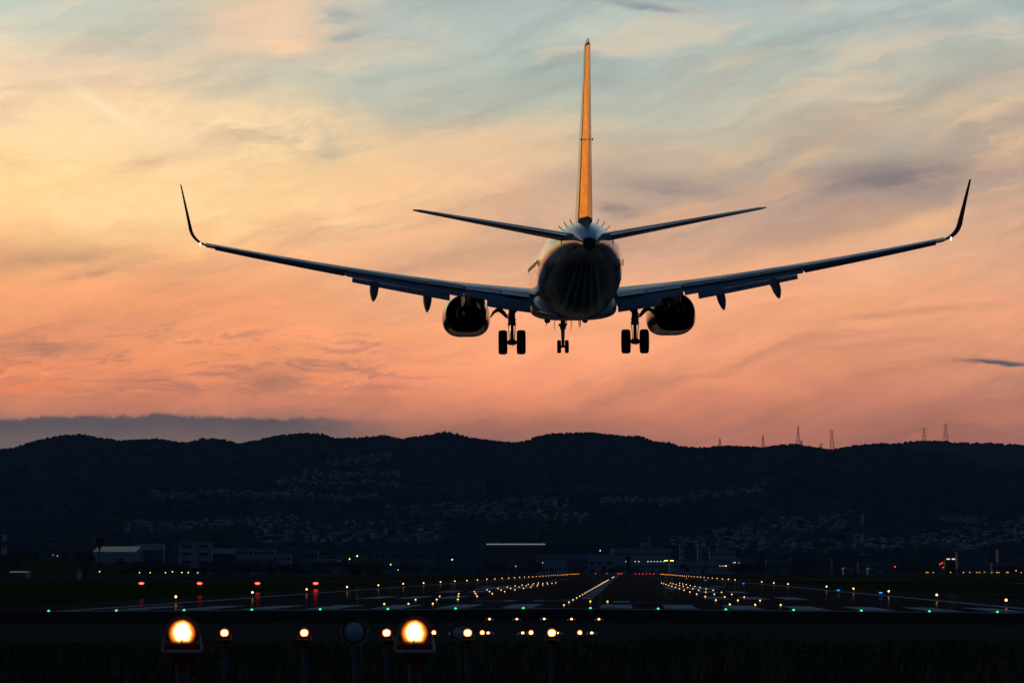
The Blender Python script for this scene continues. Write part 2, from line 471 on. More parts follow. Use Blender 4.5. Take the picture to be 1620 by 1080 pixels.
def reflection_banded_belly(name):
    """grey belly paint with runway stripe reflections painted on as pale bands fanning out under the tail cone"""
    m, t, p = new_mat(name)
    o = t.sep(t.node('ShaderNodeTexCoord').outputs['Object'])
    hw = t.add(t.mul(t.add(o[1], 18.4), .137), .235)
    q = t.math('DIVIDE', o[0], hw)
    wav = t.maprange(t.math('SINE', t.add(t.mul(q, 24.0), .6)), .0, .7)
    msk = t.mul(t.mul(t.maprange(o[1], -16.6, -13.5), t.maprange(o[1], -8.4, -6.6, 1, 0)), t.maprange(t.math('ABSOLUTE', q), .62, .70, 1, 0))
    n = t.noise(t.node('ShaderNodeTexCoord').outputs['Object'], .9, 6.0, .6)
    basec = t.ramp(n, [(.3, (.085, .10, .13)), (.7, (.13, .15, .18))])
    t.put(p.inputs['Base Color'], t.mix(t.mul(wav, t.mul(msk, .95)), basec, (.74, .79, .84)))  # reflected runway markings painted into the base colour
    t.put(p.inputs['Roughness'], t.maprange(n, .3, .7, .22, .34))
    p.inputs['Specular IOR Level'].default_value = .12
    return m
M_belly_refl = reflection_banded_belly('belly_paint_with_reflections')
M_flap_shade = mat('shaded_flap_paint', (0.035, 0.038, 0.045), 0.5, spec=.1, var=.2, vscale=1.0)  # darkened flap paint: shade of the steep rear-facing aileron put into the colour
M_nac = mat('nacelle_dark_blue_paint', (0.04, 0.045, 0.06), 0.12, spec=.3, var=.15, vscale=.8, rvar=.03)
M_winglet = mat('winglet_dark_paint', (0.03, 0.022, 0.034), 0.5, spec=.0, var=.15, vscale=1.0)
M_bare = mat('bare_aluminium', (0.62, 0.62, 0.63), 0.22, metal=1.0, var=0.06)
M_dark = mat('dark_metal', (0.035, 0.034, 0.034), 0.5, metal=0.5, var=0.3)
M_black = mat('sooty_black', (0.010, 0.010, 0.011), 0.7, var=0.3)
M_tyre = mat('tyre_rubber', (0.012, 0.012, 0.012), 0.85, var=0.25, spec=0.2)
M_strut = mat('strut_steel', (0.10, 0.10, 0.11), 0.4, metal=0.6, var=0.2)
M_chrome = mat('oleo_chrome', (0.6, 0.62, 0.66), 0.12, metal=1.0)
M_glassd = mat('cabin_glass', (0.01, 0.012, 0.015), 0.25, spec=.2)
M_mark = mat('registration_black', (0.012, 0.012, 0.013), 0.3)
M_navw = glow('white_position_light', (1.0, 0.74, 0.45), 3.0)
M_red = mat('red_beacon_glass', (0.35, 0.01, 0.01), 0.15)

def ysta(s): return 19.6 - s

def naca(n=16, t=0.12, camber=0.02, cut=1.0):
    """closed loop of (chord fraction, height fraction): upper surface from the tail to the nose, then lower"""
    up, lo = [], []
    for i in range(n + 1):
        x = cut * 0.5 * (1 - math.cos(math.pi * i / n))
        yt = 5 * t * (0.2969 * math.sqrt(x) - 0.126 * x - 0.3516 * x * x + 0.2843 * x ** 3 - 0.1036 * x ** 4)
        yc = camber * (1 - (2 * x - 0.8) ** 2) if x < 1 else 0
        yc = max(yc, -0.01)
        up.append((x, yc + yt))
        lo.append((x, yc - yt))
    return list(reversed(up)) + lo[1:]

def loft_wing(mb, stations, side=1, n=16, cut=1.0, mi=0, vertical=False):
    """stations: (span x, le y, z, chord, thickness, twist deg)"""
    rings = []
    for (x, le, z, c, th, tw) in stations:
        ring = []
        ct, st = math.cos(R(tw)), math.sin(R(tw))
        for (fx, fz) in naca(n, th, 0.0 if vertical else 0.015, cut):
            yy, zz = -fx * c, fz * c
            yy2, zz2 = yy * ct - zz * st, yy * st + zz * ct
            if vertical:
                ring.append((zz, le + yy, z))
            else:
                ring.append((side * x, le + yy2, z + zz2))
        rings.append(ring)
    mb.loft(rings, mi)

def zw(x):      # wing reference height along the span, flexed upward by lift
    d = x - 1.88
    return WZ0 + 0.121 * d + 0.0028 * d * d
WZ0 = -0.97
def le_s(x): return 13.3 + 0.5228 * x if x > 4.9 else 13.3 + 0.5228 * 4.9 - (4.9 - x) * 0.60
def te_s(x): return 20.75 if x <= 5.7 else 20.75 + (x - 5.7) * (24.05 - 20.75) / (17.16 - 5.7)
def th_(x): return 0.118 - 0.010 * min(1, x / 12)
def tw_(x): return 1.2 - 1.6 * x / 17.16       # nose-up incidence

def build_airliner():
    root = empty('airliner')
    tag(root, 'twin engine jet airliner with orange tail fin, landing with wheels and flaps down', 'airplane')

    # fuselage -------------------------------------------------------------
    secs = [(0.0, .03, -.66, -.58), (.12, .22, -.86, -.38), (.4, .52, -1.08, -.12), (1.0, .88, -1.38, .3), (1.8, 1.2, -1.62, .72), (2.6, 1.44, -1.78, 1.18), (3.4, 1.62, -1.88, 1.6), (4.6, 1.79, -1.95, 1.86),
            (6.4, 1.88, -1.98, 2.0), (10, 1.88, -1.98, 2.0), (15, 1.88, -1.98, 2.0), (20, 1.88, -1.98, 2.0), (25.0, 1.88, -1.98, 2.0), (26.2, 1.88, -1.94, 2.005), (27.2, 1.87, -1.83, 2.015), (28.2, 1.85, -1.66, 2.03), (29.2, 1.80, -1.43, 2.045),
            (30.4, 1.70, -1.08, 2.06), (31.6, 1.56, -.72, 2.075), (32.8, 1.38, -.34, 2.08), (34, 1.16, .02, 2.03), (35.2, .92, .32, 1.92), (36.4, .66, .54, 1.72), (37.3, .45, .66, 1.50), (37.9, .30, .71, 1.31), (38.05, .235, .73, 1.22)]
    N = 48
    rings = []
    for (s, hw, zb, zt) in secs:
        zc, hh = (zb + zt) / 2, (zt - zb) / 2
        rings.append([(hw * math.sin(2 * math.pi * k / N), ysta(s), zc + hh * math.cos(2 * math.pi * k / N)) for k in range(N)])
    mb = MB()
    mb.loft(rings)
    # grey paint below the belly line
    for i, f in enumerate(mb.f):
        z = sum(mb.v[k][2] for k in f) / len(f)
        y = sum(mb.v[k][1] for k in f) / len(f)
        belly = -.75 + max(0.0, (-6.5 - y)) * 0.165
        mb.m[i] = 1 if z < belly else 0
    fus = mb.build('fuselage', [M_white, M_belly_refl], root, 50)

    mb = MB()      # belly fairing between the wings
    rings = []
    for (s, hw, zb, zt) in [(10.6, .9, -1.95, -1.6), (11.6, 1.5, -2.0, -1.3), (13, 1.86, -2.03, -1.0), (15, 1.96, -2.06, -.7), (18, 1.98, -2.07, -.7), (20.5, 1.97, -2.06, -.75), (22.4, 1.85, -2.03, -1.0), (23.8, 1.5, -2.0, -1.4), (24.8, .9, -1.95, -1.75)]:
        zc, hh = (zb + zt) / 2, (zt - zb) / 2
        ring = []
        for k in range(36):
            a = 2 * math.pi * k / 36
            ca, sa = math.cos(a), math.sin(a)
            ring.append((hw * math.copysign(abs(sa) ** .62, sa), ysta(s), zc + hh * math.copysign(abs(ca) ** .72, ca)))
        rings.append(ring)
    mb.loft(rings)
    mb.build('belly_fairing', M_belly, root, 50)

    mb = MB()      # exhaust of the auxiliary power unit
    mb.lathe([(.235, 0), (.27, -.02), (.255, -.10), (.20, -.10), (.18, .3)], 'Y', 20, 0, (0, ysta(38.05), .975))
    ap = mb.build('tail_exhaust', M_black, fus, 40)

    # cabin windows and doors
    mb = MB()
    mb.lathe([(.06, -.006), (.115, -.006), (.115, .006), (.06, .006)], 'X', 12, 0)
    wsrc = None
    for side in (-1, 1):
        for k in range(44):
            s = 6.6 + k * .52
            if 15.3 < s < 15.6: continue
            if wsrc is None:
                wsrc = mb.build('window', M_glassd, fus, 30)
                w = wsrc
            else:
                w = wsrc.copy(); COL.objects.link(w)
            w.parent = fus
            w.location = (side * 1.838, ysta(s), .42)
            w.scale = (1, 1, 1.35)
    for side in ():
        for (s, wd) in ((5.2, .86), (30.6, .76)):
            hw = 1.80 if s < 10 else 1.70
            mb = MB()
            for q in (-1, 1):
                mb.box((side * (hw + .0), ysta(s) + q * wd / 2, .1), (.03, .02, 1.8))
            mb.box((side * (hw + .0), ysta(s), 1.0), (.03, wd, .02))
            mb.box((side * (hw + .0), ysta(s), -.8), (.03, wd, .02))
            mb.build('door_outline_frame', M_dark, fus)
    # registration letters on the rear fuselage flanks
    for side in (-1, 1):
        cu = bpy.data.curves.new('registration_text', 'FONT')
        cu.body = 'J33N'
        cu.size = .62
        cu.extrude = .004
        cu.align_x = 'CENTER'
        to = bpy.data.objects.new('registration_text', cu)
        dg = bpy.context.evaluated_depsgraph_get()
        COL.objects.link(to)
        bpy.context.view_layer.update()
        me = bpy.data.meshes.new_from_object(to.evaluated_get(bpy.context.evaluated_depsgraph_get()))
        bpy.data.objects.remove(to)
        # bend the flat letters onto the flank: place verts by station and girth angle
        for vv in me.vertices:
            s = 31.2 - side * 0 + (vv.co.x if side > 0 else -vv.co.x) * -1.0
            s = 31.3 + vv.co.x * (1 if side < 0 else -1)
            j = max(i for i in range(len(secs) - 1) if secs[i][0] <= s)
            f = (s - secs[j][0]) / (secs[j + 1][0] - secs[j][0])
            hw, zb, zt = [secs[j][q] + (secs[j + 1][q] - secs[j][q]) * f for q in (1, 2, 3)]
            zc, hh = (zb + zt) / 2, (zt - zb) / 2
            a = math.acos(max(-1, min(1, (vv.co.y - .62) / hh)))
            off = 1.0 + (.012 + vv.co.z) / hw
            vv.co = (side * hw * math.sin(a) * off, ysta(s), zc + hh * math.cos(a) * off)
        me.materials.clear(); me.materials.append(M_mark)
        to = bpy.data.objects.new('registration_text', me)
        COL.objects.link(to)
        to.parent = fus

    # small fins (vortex generators) round the tail shoulders
    def on_skin(s, ang):
        j = max(i for i in range(len(secs) - 1) if secs[i][0] <= s)
        f = (s - secs[j][0]) / (secs[j + 1][0] - secs[j][0])
        hw, zb, zt = [secs[j][q] + (secs[j + 1][q] - secs[j][q]) * f for q in (1, 2, 3)]
        zc, hh = (zb + zt) / 2, (zt - zb) / 2
        p = Vector((hw * math.sin(ang), ysta(s), zc + hh * math.cos(ang)))
        return p, Vector((math.sin(ang) * hh, 0, math.cos(ang) * hw)).normalized()
    for side in (-1, 1):
        for k in range(5):
            p, nrm = on_skin(33.2, side * R(24 + 11 * k))
            mb = MB()
            q = p + nrm * .20
            tdir = nrm.cross(Vector((0, 1, 0))) * .014
            a0, a1 = Vector((0, .16, 0)), Vector((0, -.14, 0))
            vs = [p - nrm * .03 + a0 - tdir, p - nrm * .03 + a1 - tdir, q + a1 - tdir, q + a0 * .2 - tdir, p - nrm * .03 + a0 + tdir, p - nrm * .03 + a1 + tdir, q + a1 + tdir, q + a0 * .2 + tdir]
            mb.add(vs, [(0, 1, 2, 3), (7, 6, 5, 4), (0, 4, 5, 1), (1, 5, 6, 2), (2, 6, 7, 3), (3, 7, 4, 0)])
            mb.build('vortex_generator', M_dark, fus)
    # aerials, drain mast and beacon under the belly
    for (x, s, h, lean) in ((-.15, 12.2, .42, .1), (.42, 16.5, .30, .12), (-1.0, 9.5, .34, 0), (.15, 22, .34, .1), (-.5, 24.3, .25, .1)):
        mb = MB()
        zb = -2.05 if 11.5 < s < 23 else -1.98
        mb.loft([[(x - .02, ysta(s) + .18, zb + .1), (x + .02, ysta(s) + .18, zb + .1), (x + .02, ysta(s) - .18, zb + .1), (x - .02, ysta(s) - .18, zb + .1)],
                 [(x - .015 + lean * .3, ysta(s) + .02, zb - h), (x + .015 + lean * .3, ysta(s) + .02, zb - h), (x + .015 + lean * .3, ysta(s) - .16, zb - h), (x - .015 + lean * .3, ysta(s) - .16, zb - h)]])
        mb.build('blade_antenna', M_dark, fus)
    for x, s in ((.62, 17.5), (-1.15, 17.2)):
        mb = MB()
        mb.lathe([(.13, .12), (.145, .0), (.13, -.07), (.08, -.12), (.01, -.14)], 'Z', 16, 0, (x, ysta(s), -2.05))
        mb.build('beacon', M_dark, fus, 40)

    # wings ------------------------------------------------------------------
    for side in (-1, 1):
        mb = MB()
        st = [(x, ysta(le_s(x)), zw(x), te_s(x) - le_s(x), th_(x), tw_(x)) for x in (1.0, 1.88, 3.2, 4.9, 5.7, 7.5, 9.2, 10.45)]
        loft_wing(mb, st, side, 18, 0.76)
        st = [(x, ysta(le_s(x)), zw(x), te_s(x) - le_s(x), th_(x), tw_(x)) for x in (10.46, 12, 13.6, 15.2, 16.25)]
        loft_wing(mb, st, side, 18, 0.80)
        st = [(x, ysta(le_s(x)), zw(x), te_s(x) - le_s(x), th_(x), tw_(x)) for x in (16.26, 16.7)]
        loft_wing(mb, st, side, 18, 1.0)
        # dark vent slots on the inboard upper skin
        wing = mb.build('wing', M_wing, root, 40)
        # spoiler panels: thin plates closing the gap between the wing and the flap on top
        def chord_pt(x, fx, lift=0.0, drop=0.0):
            c = te_s(x) - le_s(x)
            a = R(tw_(x))
            prof = naca(40, th_(x), .015)
            best = min(prof[:41], key=lambda p: abs(p[0] - fx))
            yy, zz = -fx * c, best[1] * c + lift
            return Vector((side * x, ysta(le_s(x)) + yy * math.cos(a) - zz * math.sin(a), zw(x) + yy * math.sin(a) + zz * math.cos(a) - drop))
        for (x0, x1, fe) in ((2.05, 3.35, .885), (3.40, 5.0, .87), (5.10, 6.85, .88), (6.90, 8.6, .885), (8.65, 10.35, .89)):
            mb = MB()
            top = [chord_pt(x0, .70, .004), chord_pt(x1, .70, .004), chord_pt(x1, fe, .004, .03), chord_pt(x0, fe, .004, .03)]
            bot = [p - Vector((0, 0, .035)) for p in top]
            mb.add(top + bot, [(0, 1, 2, 3), (7, 6, 5, 4), (0, 4, 5, 1), (1, 5, 6, 2), (2, 6, 7, 3), (3, 7, 4, 0)])
            mb.build('spoiler_panel', M_wing if x0 < 5.09 else M_flap, wing)
        # leading edge slats, drooped
        for (x0, x1) in ((5.9, 8.2), (8.25, 10.7), (10.75, 13.3), (13.35, 16.0)):
            mb = MB()
            rings = []
            for x in (x0, x1):
                c = te_s(x) - le_s(x)
                rings.append([(side * x, ysta(le_s(x)) + .22 + dy * c, zw(x) - .02 + dz * c) for dy, dz in ((.03, -.03), (.06, -.05), (.05, -.015), (0, .035), (-.07, .06), (-.12, .065), (-.06, .045), (-.0, .01))])
            mb.loft(rings)
            mb.build('slat', M_bare, wing, 40)
        # flaps: main segment and rear segment, inboard and outboard
        def flap(x0, x1, fx, dz, cf, ang, name, m, th=.12, after=None):
            mb = MB()
            rings = []
            for i in range(5):
                x = x0 + (x1 - x0) * i / 4
                c = te_s(x) - le_s(x)
                cc = cf * (c if x > 5.3 else min(c, 5.6))
                a = R(tw_(x) + ang)
                y0 = ysta(le_s(x)) - fx * c
                z0 = zw(x) - math.sin(R(tw_(x))) * fx * c + dz * cc
                if after:      # hang this segment on the trailing edge of the segment in front
                    ac = after[0] * (c if x > 5.3 else min(c, 5.6))
                    aa = R(tw_(x) + after[1])
                    y0 -= ac * math.cos(aa) * .96
                    z0 -= ac * math.sin(aa) + .012
                ring = []
                for (px, pz) in naca(10, th, .03):
                    yy, zz = -px * cc, pz * cc
                    ring.append((side * x, y0 + yy * math.cos(a) - zz * math.sin(a), z0 + yy * math.sin(a) + zz * math.cos(a)))
                rings.append(ring)
            mb.loft(rings)
            return mb.build(name, m, wing, 40)
        flap(1.98, 5.05, .80, 0, .205, 17, 'flap', M_flap)
        flap(5.12, 10.42, .79, 0, .215, 19, 'flap', M_flap)
        flap(2.02, 4.02, .80, .0, .085, 36, 'flap_rear_segment', M_flap, .12, (.205, 17))
        flap(5.72, 10.15, .79, .0, .105, 36, 'flap_rear_segment', M_flap, .12, (.215, 19))
        flap(10.50, 16.22, .785, -.02, .25, 15, 'aileron', M_flap_shade, .24)
        # flap track fairings: pods whose tails droop with the flaps
        for (x, s0, L, d) in ((4.30, 17.2, 3.8, .14), (6.75, 18.6, 4.0, .36), (9.15, 20.2, 3.5, .34)):
            mb = MB()
            rings = []
            for tt, hw, hh in ((0, .02, .03), (.08, .12, .13), (.25, .19, .21), (.5, .21, .25), (.7, .19, .25), (.85, .13, .2), (.95, .07, .12), (1.0, .015, .03)):
                yy = ysta(s0 + L * tt)
                drop = 0.0 if tt < .45 else (tt - .45) * L * d
                zb = zw(x) - .20 - .30 * smooth(tt * 3) - drop
                rings.append([(side * (x + hw * math.sin(2 * math.pi * k / 12)), yy, zb + hh * math.cos(2 * math.pi * k / 12)) for k in range(12)])
            mb.loft(rings)
            mb.build('flap_track_fairing', M_flap_shade, wing, 40)
        # winglet: blended curve then a tall canted blade
        mb = MB()
        rings = []
        x, z, y, ang = 16.70, zw(16.70), ysta(le_s(16.70)), math.atan(.175)
        path = []
        seg = [(0, 0.0)] + [(0.16, 1)] * 7 + [(.315, 0)] * 6
        a0, a1 = ang, R(81)
        cur = a0
        k = 0
        c0, c1 = te_s(16.7) - le_s(16.7), .50
        total = sum(q for q, _ in seg)
        run = 0
        for ds, bend in seg:
            if bend: cur += (a1 - a0) / 7
            x += ds * math.cos(cur); z += ds * math.sin(cur); run += ds
            f = run / total
            c = c0 + (c1 - c0) * f ** .85
            y = ysta(le_s(16.70)) - run * .72
            ring = []
            nx, nz = -math.sin(cur), math.cos(cur)
            for (px, pz) in naca(12, .055, .01):
                ring.append((side * (x + pz * c * nx), y - px * c, z + pz * c * nz))
            rings.append(ring)
        mb.loft(rings)
        mb.build('winglet', M_winglet, wing, 50)
        mb = MB()
        xx = 16.85
        mb.lathe([(.01, .09), (.03, .04), (.042, 0), (.03, -.04), (.01, -.09)], 'Z', 12, 0, (side * xx, ysta(te_s(16.7)) - .12, zw(16.8) + .02))
        mb.build('position_light', M_navw, wing, 60)

        # engine ---------------------------------------------------------------
        ex, ez = side * 5.0, EZ
        def ring_of(r, s, flat=.86, n=40):
            out = []
            for k in range(n):
                a = 2 * math.pi * k / n
                px, pz = r * 1.08 * math.sin(a), r * 1.04 * math.cos(a)
                if pz < 0:
                    pz = -r * flat * (1 - (1 - min(1, -pz / r)) ** 1.35)
                    px *= 1.0 + .05 * min(1, -pz / r) * (1 if flat < .95 else 0)
                out.append((ex + px, ysta(s), ez + pz - .055 * max(0.0, 15.5 - s)))
            return out
        mb = MB()
        prof = [(.80, 12.4, .97), (.78, 11.2, .95), (.80, 10.75, .93), (.88, 10.6, .9), (.97, 10.8, .88), (1.06, 11.6, .86), (1.09, 12.6, .86), (1.06, 13.8, .88), (.98, 14.8, .93), (.90, 15.5, .97), (.865, 15.5, .98), (.87, 14.4, .98), (.86, 13.0, 1.0)]
        mb.loft([ring_of(r, s, fl) for r, s, fl in prof], caps=True)
        for i in range(len(mb.f)):
            seg = i // 40
            mb.m[i] = 1 if seg >= 10 or seg <= 1 else 0
        eng = mb.build('engine', [M_nac, M_black], root, 40)
        mb = MB()
        mb.lathe([(.62, ysta(12.9)), (.62, ysta(14.2)), (.56, ysta(15.4)), (.42, ysta(16.3)), (.39, ysta(16.3)), (.40, ysta(15.2))], 'Y', 32, 0, (ex, 0, ez))
        mb.build('core_cowl', M_black, eng, 40)
        mb = MB()
        mb.lathe([(.24, ysta(15.2)), (.25, ysta(15.9)), (.18, ysta(16.6)), (.03, ysta(17.0))], 'Y', 24, 0, (ex, 0, ez))
        mb.build('exhaust_cone', M_black, eng, 40)
        mb = MB()
        mb.lathe([(.86, ysta(13.05)), (.86, ysta(13.0))], 'Y', 40, 0, (ex, 0, ez))
        mb.build('fan_duct_wall', M_black, eng)
        mb = MB()
        mb.lathe([(.79, ysta(11.55)), (.79, ysta(11.5))], 'Y', 40, 0, (ex, 0, ez))
        for k in range(24):
            a = 2 * math.pi * k / 24
            p0, p1 = Vector((ex + .2 * math.sin(a), ysta(11.42), ez + .2 * math.cos(a))), Vector((ex + .77 * math.sin(a + .1), ysta(11.42), ez + .77 * math.cos(a + .1)))
            mb.tube([p0, p1], .03, 4)
        mb.lathe([(.22, ysta(11.5)), (.2, ysta(11.3)), (.02, ysta(11.0))], 'Y', 20, 0, (ex, 0, ez))
        mb.build('fan', M_dark, eng)
        mb = MB()
        x4 = 4.83
        pts = []
        for (s, zt, zb, hw) in ((11.9, ez + 1.0, ez + .95, .03), (12.8, ez + 1.16, ez + .9, .16), (14.4, zw(x4) - .2, ez + .6, .22), (16.4, zw(x4) - .2, ez + .35, .22), (18.0, zw(x4) - .3, zw(x4) - .75, .12), (18.9, zw(x4) - .35, zw(x4) - .55, .03)):
            pts.append([(ex - hw, ysta(s), zt), (ex + hw, ysta(s), zt), (ex + hw, ysta(s), zb), (ex - hw, ysta(s), zb)])
        mb.loft(pts)
        mb.build('pylon', M_dark, eng)
        mb = MB()      # chine on the inboard side of the cowl
        cx = ex - side * .80
        mb.loft([[(cx, ysta(11.6), ez + .72), (cx, ysta(11.6), ez + .70), (cx - side * .02, ysta(11.6), ez + .72)], [(cx, ysta(12.7), ez + .80), (cx, ysta(12.7), ez + .76), (cx - side * .26, ysta(12.7), ez + .98)], [(cx, ysta(12.9), ez + .80), (cx, ysta(12.9), ez + .76), (cx - side * .24, ysta(12.9), ez + .96)]])
        mb.build('chine', M_dark, eng)

        # horizontal stabiliser --------------------------------------------------
        mb = MB()
        def hs(f): return (.5 + 6.42 * f, ysta(33.6 + 4.55 * f), 1.22 + 1.11 * f, 3.85 - 2.75 * f, .095, -1.0)
        loft_wing(mb, [hs(f) for f in (0, .2, .4, .6, .8, .97)], side, 14, .72)
        mb2 = mb
        # tip cap
        loft_wing(mb2, [hs(.971), (7.02, ysta(38.3), 2.34, .72, .07, -1.0)], side, 14, 1.0)
        stab = mb2.build('horizontal_stabilizer', M_wing, root, 40)
        mb = MB()
        rings = []
        for f in (.06, .3, .55, .8, .965):
            x, y, z, c, th, tw = hs(f)
            ring = []
            for (px, pz) in naca(10, .22, 0):
                ring.append((side * x, y - (.70 + px * .30) * c, z + pz * .30 * c * .9 + math.sin(R(2.0)) * .3 * c * px))
            rings.append(ring)
        mb.loft(rings)
        mb.build('elevator', M_wing, stab, 40)
        mb = MB()
        p, nrm = Vector((side * 1.05, ysta(36.0), 1.28)), Vector((0, 0, 1))
        mb.tube([p, p - nrm * .28], .02, 6)
        mb.build('drain_mast', M_dark, stab)

        # main gear ----------------------------------------------------------------
        gx = side * 2.86
        g = empty('main_landing_gear')
        g.parent = root
        mb = MB()
        az = WHEELZ + .565
        mb.tube([(gx, .25, -.95), (gx, .12, -1.9), (gx, .06, -2.25)], [.15, .145, .13], 14)
        mb.tube([(gx, .07, -2.12), (gx, .06, -2.28)], .19, 14)
        mb.tube([(gx, .065, -1.98), (gx, .06, -2.03)], .20, 14)
        mb.tube([(gx - .6, .0, az), (gx + .6, .0, az)], .075, 12)
        mb.tube([(gx - .17, .0, az), (gx + .17, .0, az)], .13, 12)
        mb.tube([(gx, -.16, -2.25), (gx, -.34, (az - 2.25) / 2 - .0), (gx, -.12, az + .02)], .05, 8)
        mb.tube([(gx + .13, -.05, -1.7), (gx + .15, -.06, -2.4), (gx + .1, -.05, az)], .022, 6)
        mb.tube([(gx - .12, -.09, -1.6), (gx - .17, -.1, -2.2), (gx - .12, -.09, az + .05)], .018, 6)
        mb.tube([(gx, -.1, az - .08), (gx + .03, -.12, az - .2), (gx + .09, -.1, az - .17)], .012, 5)
        mb.build('strut', M_strut, g, 45)
        mb = MB()
        mb.tube([(gx, .06, -2.2), (gx, .0, az)], .085, 14)
        mb.build('oleo_piston', M_chrome, g, 45)
        mb = MB()      # side strut toward the fuselage and curved actuator outboard
        mb.tube([(gx - side * .05, .1, -1.75), (gx - side * .38, .1, -1.42), (gx - side * .8, .1, -1.25)], .05, 8)
        mb.build('side_brace', M_strut, g, 45)
        mb = MB()
        mb.tube([(gx + side * .08, .12, -1.92), (gx + side * .25, .12, -1.88), (gx + side * .36, .12, -1.72), (gx + side * .5, .12, -1.58), (gx + side * .68, .12, -1.55), (gx + side * .84, .12, -1.66), (gx + side * 1.0, .12, -1.9)], [.05, .06, .10, .115, .10, .07, .03], 10)
        mb.tube([(gx + side * .04, .12, -1.70), (gx + side * .22, .12, -1.80), (gx + side * .36, .12, -1.70)], .035, 8)
        mb.build('gear_door_arm', M_strut, g, 45)
        for q in (-1, 1):
            mb = MB()
            wx = gx + q * .425
            mb.lathe([(.24, -.13), (.29, -.165), (.42, -.205), (.50, -.20), (.545, -.165), (.563, -.10), (.565, 0), (.563, .10), (.545, .165), (.50, .20), (.42, .205), (.29, .165), (.24, .13)], 'X', 36, 0, (wx, 0, az))
            wh = mb.build('wheel', M_tyre, g, 35)
            mb = MB()
            mb.lathe([(.05, -.15), (.20, -.12), (.25, -.14), (.25, .14), (.20, .12), (.05, .15)], 'X', 24, 0, (wx, 0, az))
            mb.build('rim', M_strut, wh, 35)

    # nose gear -------------------------------------------------------------------------
    g = empty('nose_landing_gear')
    g.parent = root
    ny, nz = 15.6, NOSEZ + .345
    mb = MB()
    mb.tube([(0, ny + .1, -1.7), (0, ny + .05, -2.5), (0, ny, nz)], [.12, .11, .07], 12)
    mb.tube([(0, ny + .06, -2.3), (0, ny + .05, -2.5)], .15, 12)
    mb.tube([(-.26, ny, nz), (.26, ny, nz)], .06, 10)
    mb.tube([(0, ny + .1, -1.9), (0, ny + .7, -2.35), (0, ny + .05, -2.5)], .05, 8)
    mb.tube([(0, ny - .12, -2.55), (0, ny - .26, -2.8), (0, ny - .1, nz)], .03, 8)
    mb.box((-.16, ny + .02, -2.28), (.12, .12, .14))
    mb.box((.16, ny + .02, -2.28), (.12, .12, .14))
    mb.build('strut', M_strut, g, 45)
    for q in (-1, 1):
        mb = MB()
        mb.lathe([(.12, -.07), (.2, -.10), (.30, -.10), (.335, -.07), (.345, 0), (.335, .07), (.30, .10), (.2, .10), (.12, .07)], 'X', 28, 0, (q * .2, ny, nz))
        wh = mb.build('wheel', M_tyre, g, 35)
        mb = MB()
        mb.lathe([(.04, -.07), (.13, -.075), (.13, .075), (.04, .07)], 'X', 20, 0, (q * .2, ny, nz))
        mb.build('rim', M_strut, wh, 35)
        mb = MB()
        mb.loft([[(q * .34, ny + 1.1, -1.92), (q * .37, ny + 1.1, -1.92), (q * .37, ny - .5, -1.92), (q * .34, ny - .5, -1.92)],
                 [(q * .44, ny + 1.0, -2.2), (q * .47, ny + 1.0, -2.2), (q * .47, ny - .45, -2.2), (q * .44, ny - .45, -2.2)],
                 [(q * .40, ny + .9, -2.58), (q * .42, ny + .9, -2.58), (q * .42, ny + .1, -2.58), (q * .40, ny + .1, -2.58)]])
        mb.build('gear_door', M_white, g, 30)

    # fin and rudder ---------------------------------------------------------------------
    mb = MB()
    def fs(f): return (0, ysta(30.4 + 6.3 * f), 2.02 + 7.02 * f, 6.35 - 4.05 * f, .115 - .012 * f, 0)
    loft_wing(mb, [fs(f) for f in (0, .12, .3, .5, .7, .88, .985)], 1, 14, .57, vertical=True)
    loft_wing(mb, [fs(.986), (0, ysta(37.0), 9.12, 1.9, .07, 0)], 1, 14, .98, vertical=True)
    # dorsal fin
    mb.loft([[(-.02, ysta(26.6), 1.98), (.02, ysta(26.6), 1.98), (0, ysta(26.6), 2.03)], [(-.13, ysta(29.2), 1.98), (.13, ysta(29.2), 1.98), (0, ysta(29.2), 2.5)], [(-.26, ysta(31.2), 1.95), (.26, ysta(31.2), 1.95), (0, ysta(31.2), 3.2)]])
    fin = mb.build('vertical_fin', M_fin, root, 40)
    mb = MB()
    rings = []
    for f in (.015, .2, .4, .6, .8, .975):
        _, y, z, c, th, _t = fs(f)
        ring = []
        ht = None
        for (px, pz) in naca(12, th, 0):
            if px >= .52:
                ring.append((pz * c * .985, y - px * c, z))
        ring = ring
        rings.append(ring)
    mb.loft(rings)
    mb.build('rudder', M_gold, fin, 40)
    mb = MB()
    for z in (5.25,):
        for q in (-1, 1):
            mb.box((q * .23, ysta(36.3), z), (.05, .3, .07))
    mb.build('hinge_fairing', M_dark, fin)
    mb = MB()
    mb.lathe([(.01, .06), (.04, .04), (.05, 0), (.04, -.04), (.01, -.06)], 'Z', 10, 0, (0, ysta(37.3), 9.15))
    mb.build('tail_tip_light', M_dark, fin, 50)
    return root

EZ = -1.71
WHEELZ = -3.62
NOSEZ = -3.75
PLANE = build_airliner()
PLANE.rotation_mode = 'YXZ'
P_PITCH, P_YAW, P_ROLL = R(5.0), R(3.05), R(-0.5)
PLANE.rotation_euler = (P_PITCH, P_ROLL, P_YAW)
gp = spot(907.5, 131.0, 0)
PLANE.location = (gp.x, gp.y, CAMZ + 10.03 + 3.62)
# ------------------------------------------------------------------ airfield surfaces
XC = -3.4             # runway centreline
def zcrown(xr, y):
    """height of the pavement at offset xr from the centreline"""
    k = smooth((y - 96.0) / 60.0)
    drop = 0.0060 * abs(xr) if xr < 0 else 0.0094 * xr
    return 0.012 + k * max(0.0, 0.295 - drop)

